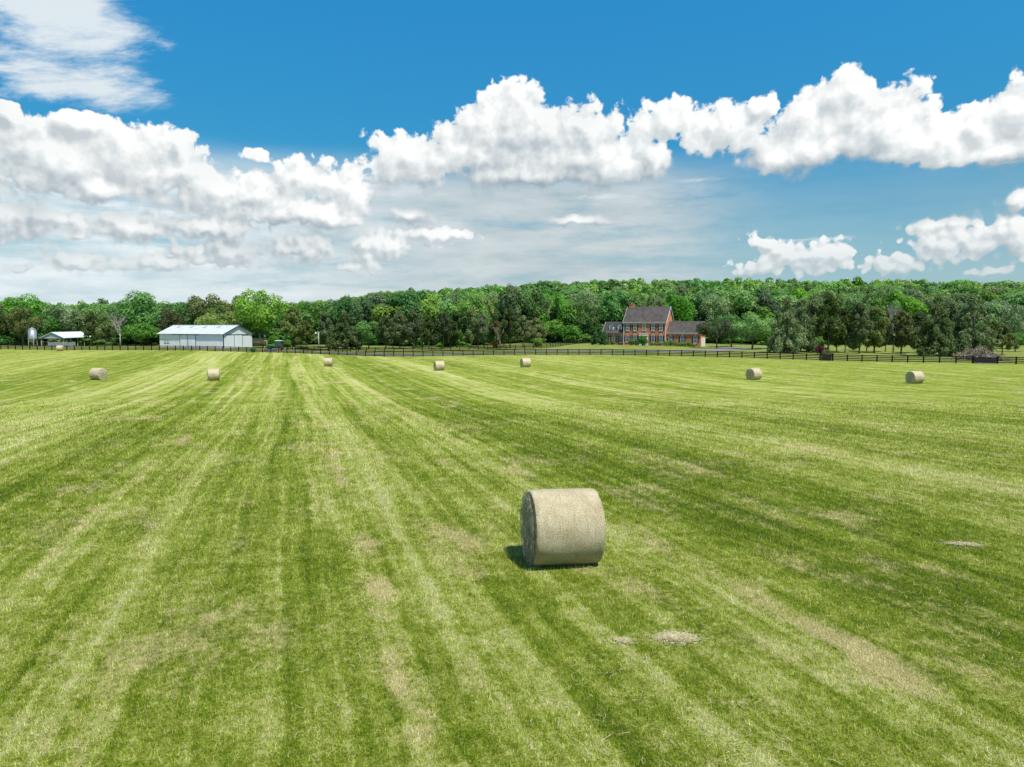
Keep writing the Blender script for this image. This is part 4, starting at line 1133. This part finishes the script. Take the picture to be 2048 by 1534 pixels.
def trough():
    y = 171; x = at(541, y)
    o = thing('water_trough', 'pale grey stock trough behind the fence in front of the tractor', 'trough', (x, y, G(x, y)), R(-15))
    MB().box(-1.5, 1.5, -.4, .4, .0, .1).box(-1.5, 1.5, -.45, -.36, 0, .75).box(-1.5, 1.5, .36, .45, 0, .75).box(-1.58, -1.5, -.45, .45, 0, .75).box(1.5, 1.58, -.45, .45, 0, .75).build('tub', M['galv'], o)
    MB().box(-1.48, 1.48, -.35, .35, .5, .56).build('water', M['glass'], o)
    y = 173; x = at(557, y)
    b = thing('feed_bin', 'small yellow-brown feed bin by the trough at the fence', 'feed bin', (x, y, G(x, y)), .3)
    MB().hexa([(-.45,-.35,0),(.45,-.35,0),(.45,.35,0),(-.45,.35,0)], [(-.55,-.45,.8),(.55,-.45,.8),(.55,.45,.8),(-.55,.45,.8)]).build('bin_body', M['tarp'], b)
    MB().hexa([(-.58,-.48,.803),(.58,-.48,.803),(.58,.48,.803),(-.58,.48,.803)], [(-.5,-.4,.93),(.5,-.4,.93),(.5,.4,.93),(-.5,.4,.93)]).build('lid', M['terra'], b)
    y = 212; x = at(521, y)
    h = thing('covered_stack', 'rounded tan heap seen between the barn and the tractor', 'covered stack', (x, y, G(x, y)), .2)
    MB().lathe([(1.5, -2.2), (1.5, 2.2)], 20, 'x').build('tarp_cover', M['tarp'], h, True).location = (0, 0, .9)
    MB().box(-2.0, 2.0, -1.2, 1.2, -.2, .15).build('pallet_base', M['wood'], h)
trough()

# ------------------------------------------------------------------ sky
SUN_EL, SUN_AZ = R(63), R(142)     # azimuth clockwise from +Y
SKY_STRENGTH = .11
def azel(u, v):
    x, y, z = ray(u, v); return math.atan2(x, y), math.asin(z / math.sqrt(x*x + y*y + z*z))
CUM = [(1010,218,82,60,100),(955,248,52,50,80),(1055,262,100,66,100),(1165,262,92,60,90),(1130,310,175,66,72),(960,310,150,70,66),(812,312,86,50,64),(880,322,120,44,60),
       (1235,338,118,50,40),(1312,332,42,48,36),(1060,350,260,44,36),
       (1330,240,82,40,44),(1450,252,120,50,64),(1525,212,44,28,56),(1705,212,130,70,100),(1610,238,72,52,90),(1790,244,105,60,90),(1640,300,185,66,52),(1850,300,165,56,46),
       (1560,322,84,44,34),(1960,252,82,52,80),(2055,205,80,66,120),(2000,305,140,50,32),(1890,262,70,44,70),
       (100,305,230,60,110),(260,305,140,62,110),(357,288,38,34,60),(340,340,130,56,95),(16,222,26,19,24),(165,250,64,30,40),(430,378,150,50,80),(520,392,120,44,70),
       (608,348,68,46,60),(690,378,96,40,60),(10,440,125,64,56),(215,380,130,50,40),(590,425,165,44,44),(665,432,76,42,36),(470,505,120,40,34),(565,500,70,34,36),(745,495,78,50,44),(390,502,56,32,28),(820,428,60,22,22),
       (150,528,76,26,20),(45,535,62,18,14),(240,528,50,18,15),(160,470,60,24,18),(285,455,175,46,36),(120,440,110,44,36),(420,462,110,36,28),(620,500,64,34,28),(880,470,95,22,20),(330,528,74,22,15),(700,535,84,20,13),(505,308,30,16,12),(1150,440,110,14,14),
       (1915,482,118,56,44),(2020,466,80,52,52),(2045,390,48,28,44),(1640,516,70,34,36),(1575,510,60,30,30),(1520,486,36,24,20),(1530,532,60,22,16),(1775,530,72,30,22),(1990,545,60,16,10)]
def world():
    w = bpy.data.worlds.new('World'); sc.world = w; w.use_nodes = True; w.node_tree.nodes.clear()
    t = NT(w.node_tree)
    # density field of the cumulus as a group of (azimuth, elevation, elevation)
    g = bpy.data.node_groups.new('cloud_field', 'ShaderNodeTree')
    g.interface.new_socket('P', in_out='INPUT', socket_type='NodeSocketVector')
    g.interface.new_socket('H', in_out='OUTPUT', socket_type='NodeSocketFloat'); g.interface.new_socket('F', in_out='OUTPUT', socket_type='NodeSocketFloat'); g.interface.new_socket('S', in_out='OUTPUT', socket_type='NodeSocketFloat')
    q = NT(g); gi = q.node('NodeGroupInput').outputs[0]; go = q.node('NodeGroupOutput')
    wn = q.node('ShaderNodeTexNoise', noise_dimensions='2D'); q.l.new(gi, wn.inputs['Vector']); wn.inputs['Scale'].default_value = 26; wn.inputs['Detail'].default_value = 2
    off = q.vm('MULTIPLY', q.vm('SUBTRACT', wn.outputs[1], (.5,.5,.5)), (.030, .018, 0))
    sx, sy, sz_ = q.sep(q.vm('ADD', gi, off)); P = q.xyz(sx, sy, sy)
    mn = None
    for (u, v, rx, rt, rb) in CUM:
        a0, e0 = azel(u, v); aa, _ = azel(u + rx, v); _, et = azel(u, v - rt); _, eb = azel(u, v + rb)
        sa, st, sb = 1 / (aa - a0), 1 / (et - e0), 1 / (e0 - eb)
        k = q.vm('MULTIPLY_ADD', P, (sa, st, -sb), (-a0 * sa, -e0 * st, e0 * sb))
        L = q.vm('LENGTH', q.vm('MAXIMUM', k, (-99, 0, 0)))
        mn = L if mn is None else q.m('SMOOTH_MIN', mn, L, .25)
    Fd = q.m('MAXIMUM', q.m('SUBTRACT', 1.0, mn), -1.5)
    n = q.noise(gi, 20, 4, .58, '2D')
    vo = q.node('ShaderNodeTexVoronoi', voronoi_dimensions='2D', feature='SMOOTH_F1'); q.l.new(q.vm('ADD', gi, q.vm('MULTIPLY', off, (.5,.5,0))), vo.inputs['Vector'])
    vo.inputs['Scale'].default_value = 30; vo.inputs['Smoothness'].default_value = .35
    try: vo.inputs['Detail'].default_value = 2.0; vo.inputs['Roughness'].default_value = .5; vo.normalize = False
    except Exception: pass
    H = q.m('ADD', Fd, q.m('MULTIPLY_ADD', n, 1.5, -.55))
    H = q.m('ADD', H, q.m('MULTIPLY_ADD', vo.outputs['Distance'], -.42, .17))
    v2 = q.node('ShaderNodeTexVoronoi', voronoi_dimensions='2D', feature='SMOOTH_F1'); q.l.new(q.vm('ADD', gi, q.vm('MULTIPLY', off, (.4,.6,0))), v2.inputs['Vector'])
    v2.inputs['Scale'].default_value = 78; v2.inputs['Smoothness'].default_value = .3
    lw = q.mapr(sy, .06, .19, .95, .16)
    H = q.m('ADD', H, q.m('MULTIPLY', q.m('MULTIPLY_ADD', v2.outputs['Distance'], -1.0, .42), lw))
    q.l.new(H, go.inputs[2])
    nf = q.noise(P, 75, 4, .65, '2D')
    H = q.m('ADD', H, q.m('MULTIPLY_ADD', nf, .55, -.275))
    q.l.new(H, go.inputs[0]); q.l.new(Fd, go.inputs[1])
    D = t.node('ShaderNodeTexCoord').outputs['Generated']
    x, y, z = t.sep(D)
    az = t.m('ARCTAN2', x, y); el = t.m('ARCSINE', z)
    p = t.xyz(az, el, el)
    def field(off):
        n = t.node('ShaderNodeGroup'); n.node_tree = g
        t.put(n.inputs[0], p if off is None else t.vm('ADD', p, (off[0], off[1], off[1]))); return n.outputs
    h0 = field(None); dk = t.mapr(el, .04, .19, .45, 1.0)
    n1_ = t.node('ShaderNodeGroup'); n1_.node_tree = g; t.put(n1_.inputs[0], t.vm('ADD', p, t.xyz(t.m('MULTIPLY', dk, .008), t.m('MULTIPLY', dk, .012), t.m('MULTIPLY', dk, .012)))); h1 = n1_.outputs
    h2 = field((.012, .060))
    d2 = t.m('SUBTRACT', h0[1], h2[1])
    soft = t.mapr(d2, -.7, .25, 1.15, .22, True)
    alpha = t.m('DIVIDE', h0[0], soft, clamp=True); alpha = t.m('MULTIPLY', t.m('MULTIPLY', alpha, alpha), t.m('MULTIPLY_ADD', alpha, -2.0, 3.0))
    d1 = t.m('ADD', t.m('SUBTRACT', h0[2], h1[2]), t.m('MULTIPLY', t.m('SUBTRACT', h0[0], h1[0]), t.mapr(el, .05, .18, .35, .18)))
    d2 = t.m('MULTIPLY', d2, t.mapr(el, .03, .17, .35, 1.0))
    big = t.noise(p, 7, 3, .55, '2D')
    lit = t.m('ADD', t.m('MULTIPLY_ADD', t.m('MAXIMUM', t.m('MINIMUM', d1, .42), -.55), .52, .50), t.m('MULTIPLY_ADD', t.m('MAXIMUM', t.m('MINIMUM', d2, .35), -.8), .58, t.m('MULTIPLY_ADD', big, .4, -.20)), clamp=False)
    K = 1 / SKY_STRENGTH
    ccol = t.ramp(lit, [(0.0, (.25,.325,.375)), (.30, (.40,.455,.49)), (.56, (.56,.60,.615)), (.78, (.70,.725,.73)), (1.0, (.88,.88,.87))])
    # distance haze takes the contrast out of the low clouds
    low = t.mapr(el, .0, .17, .62, 0.0, True)
    ccol = t.mix(low, ccol, (.47,.53,.55))
    alpha = t.m('MULTIPLY', alpha, t.mapr(el, .02, .12, .62, 1.0, True))
    ccol = t.vm('SCALE', ccol, None); sc_n = ccol.node; sc_n.inputs['Scale'].default_value = K
    sky = t.node('ShaderNodeTexSky', sky_type='NISHITA'); sky.sun_disc = False; sky.sun_elevation = SUN_EL; sky.sun_rotation = SUN_AZ
    sky.air_density = 1.0; sky.dust_density = .6; sky.ozone_density = 2.5
    base = sky.outputs[0]
    hs_ = t.node('ShaderNodeHueSaturation'); t.l.new(base, hs_.inputs['Color']); hs_.inputs['Saturation'].default_value = 1.12; hs_.inputs['Hue'].default_value = .492; hs_.inputs['Value'].default_value = SKYV
    base = t.mix(1.0, hs_.outputs[0], t.ramp(el, [(0.0,(.27,.68,.75)),(.15,(.245,.67,.76)),(.21,(.21,.73,.85)),(.42,(.22,.98,1.21)),(.80,(.72,.88,1.0))]), 'MULTIPLY')
    def sc3(c): return (c[0]*K, c[1]*K, c[2]*K)
    # pale veil above the horizon
    base = t.mix(t.mapr(el, .0, .22, .85, 0, True), base, sc3((.31,.43,.485)))
    # streaky stratus on the left and centre
    n = t.noise(t.xyz(t.m('MULTIPLY', az, 3.2), t.m('MULTIPLY', el, 26)), 1.0, 6, .6, '2D', .4)
    n2 = t.noise(t.xyz(t.m('MULTIPLY', az, 9), t.m('MULTIPLY', el, 40), 3), 1.0, 5, .62)
    a1, e1 = azel(1250, 500); a2, _ = azel(1600, 500)
    cov = t.m('MULTIPLY', t.mapr(az, a1, a2, 1, .14, True), t.mapr(el, azel(700, 390)[1], azel(700, 285)[1], 1, 0, True))
    st = t.m('MULTIPLY', cov, t.mapr(t.m('ADD', t.m('MULTIPLY', n, .6), t.m('MULTIPLY', n2, .5)), 0.30, .56, 0.3, 1, True))
    stc = t.ramp(n2, [(.3, sc3((.40,.49,.525))), (.68, sc3((.60,.645,.655)))])
    gl = t.mapr(az, azel(200, 500)[0], azel(1100, 500)[0], 1.2, .90, True)
    stc = t.mix(1.0, stc, t.xyz(gl, gl, gl), 'MULTIPLY')
    base = t.mix(t.m('MULTIPLY', st, .92), base, stc)
    # cirrus, top left
    ca = t.xyz(t.m('ADD', t.m('MULTIPLY', az, 5), t.m('MULTIPLY', el, 7)), t.m('ADD', t.m('MULTIPLY', el, 22), t.m('MULTIPLY', az, -6)))
    cn = t.noise(ca, 1.0, 7, .66, '2D', .15)
    cm = None
    for (u, v, rx, ry, pw) in ((110,20,250,120,1.2),(110,155,260,75,1.0),(1430,358,110,10,.6),(1220,394,150,10,.6),(2010,325,90,10,.8),(1640,478,120,8,.7),(330,90,40,20,.5)):
        a0, e0 = azel(u, v); sa = 1 / (azel(u + rx, v)[0] - a0); se = 1 / (azel(u, v - ry)[1] - e0)
        L = t.vm('LENGTH', t.vm('MULTIPLY_ADD', p, (sa, se, 0), (-a0 * sa, -e0 * se, 0)))
        f = t.m('MULTIPLY', t.m('SUBTRACT', 1.0, L, clamp=True), pw); cm = f if cm is None else t.m('MAXIMUM', cm, f)
    ci = t.m('MULTIPLY', t.mapr(t.m('ADD', cm, t.m('MULTIPLY_ADD', cn, 2.4, -1.2)), .12, .95, 0, .9, True), t.mapr(cm, 0, .22, 0, 1, True))
    base = t.mix(ci, base, sc3((.66,.71,.73)))
    col = t.mix(alpha, base, sc_n.outputs[0])
    bg = t.node('ShaderNodeBackground'); t.l.new(col, bg.inputs[0]); bg.inputs[1].default_value = SKY_STRENGTH
    o = t.node('ShaderNodeOutputWorld'); t.l.new(bg.outputs[0], o.inputs[0])
    w.cycles.sampling_method = 'MANUAL'; w.cycles.sample_map_resolution = 512
SKYV = 1.0
world()

sd = bpy.data.lights.new('sun', 'SUN'); sd.energy = 5.0; sd.angle = R(.55); sd.color = (1.0, .955, .88)
so = bpy.data.objects.new('sun', sd); COL.objects.link(so)
sv = Vector((math.sin(SUN_AZ) * math.cos(SUN_EL), math.cos(SUN_AZ) * math.cos(SUN_EL), math.sin(SUN_EL)))
so.rotation_euler = sv.to_track_quat('Z', 'Y').to_euler(); so.location = (60, -60, 120)

cd = bpy.data.cameras.new('camera'); cam = bpy.data.objects.new('camera', cd); COL.objects.link(cam)
cd.sensor_width = 36; cd.lens = F / 2048 * 36; cd.clip_end = 9000; cd.clip_start = .1
cam.location = (0, 0, CAMZ); cam.rotation_euler = (math.pi / 2 - PITCH, 0, 0); sc.camera = cam

sc.view_settings.view_transform = 'Standard'; sc.view_settings.look = 'None'; sc.view_settings.exposure = 0.3; sc.view_settings.gamma = 1.0
cy = sc.cycles
cy.max_bounces = 5; cy.diffuse_bounces = 2; cy.glossy_bounces = 2; cy.transmission_bounces = 3; cy.transparent_max_bounces = 4
cy.caustics_reflective = False; cy.caustics_refractive = False
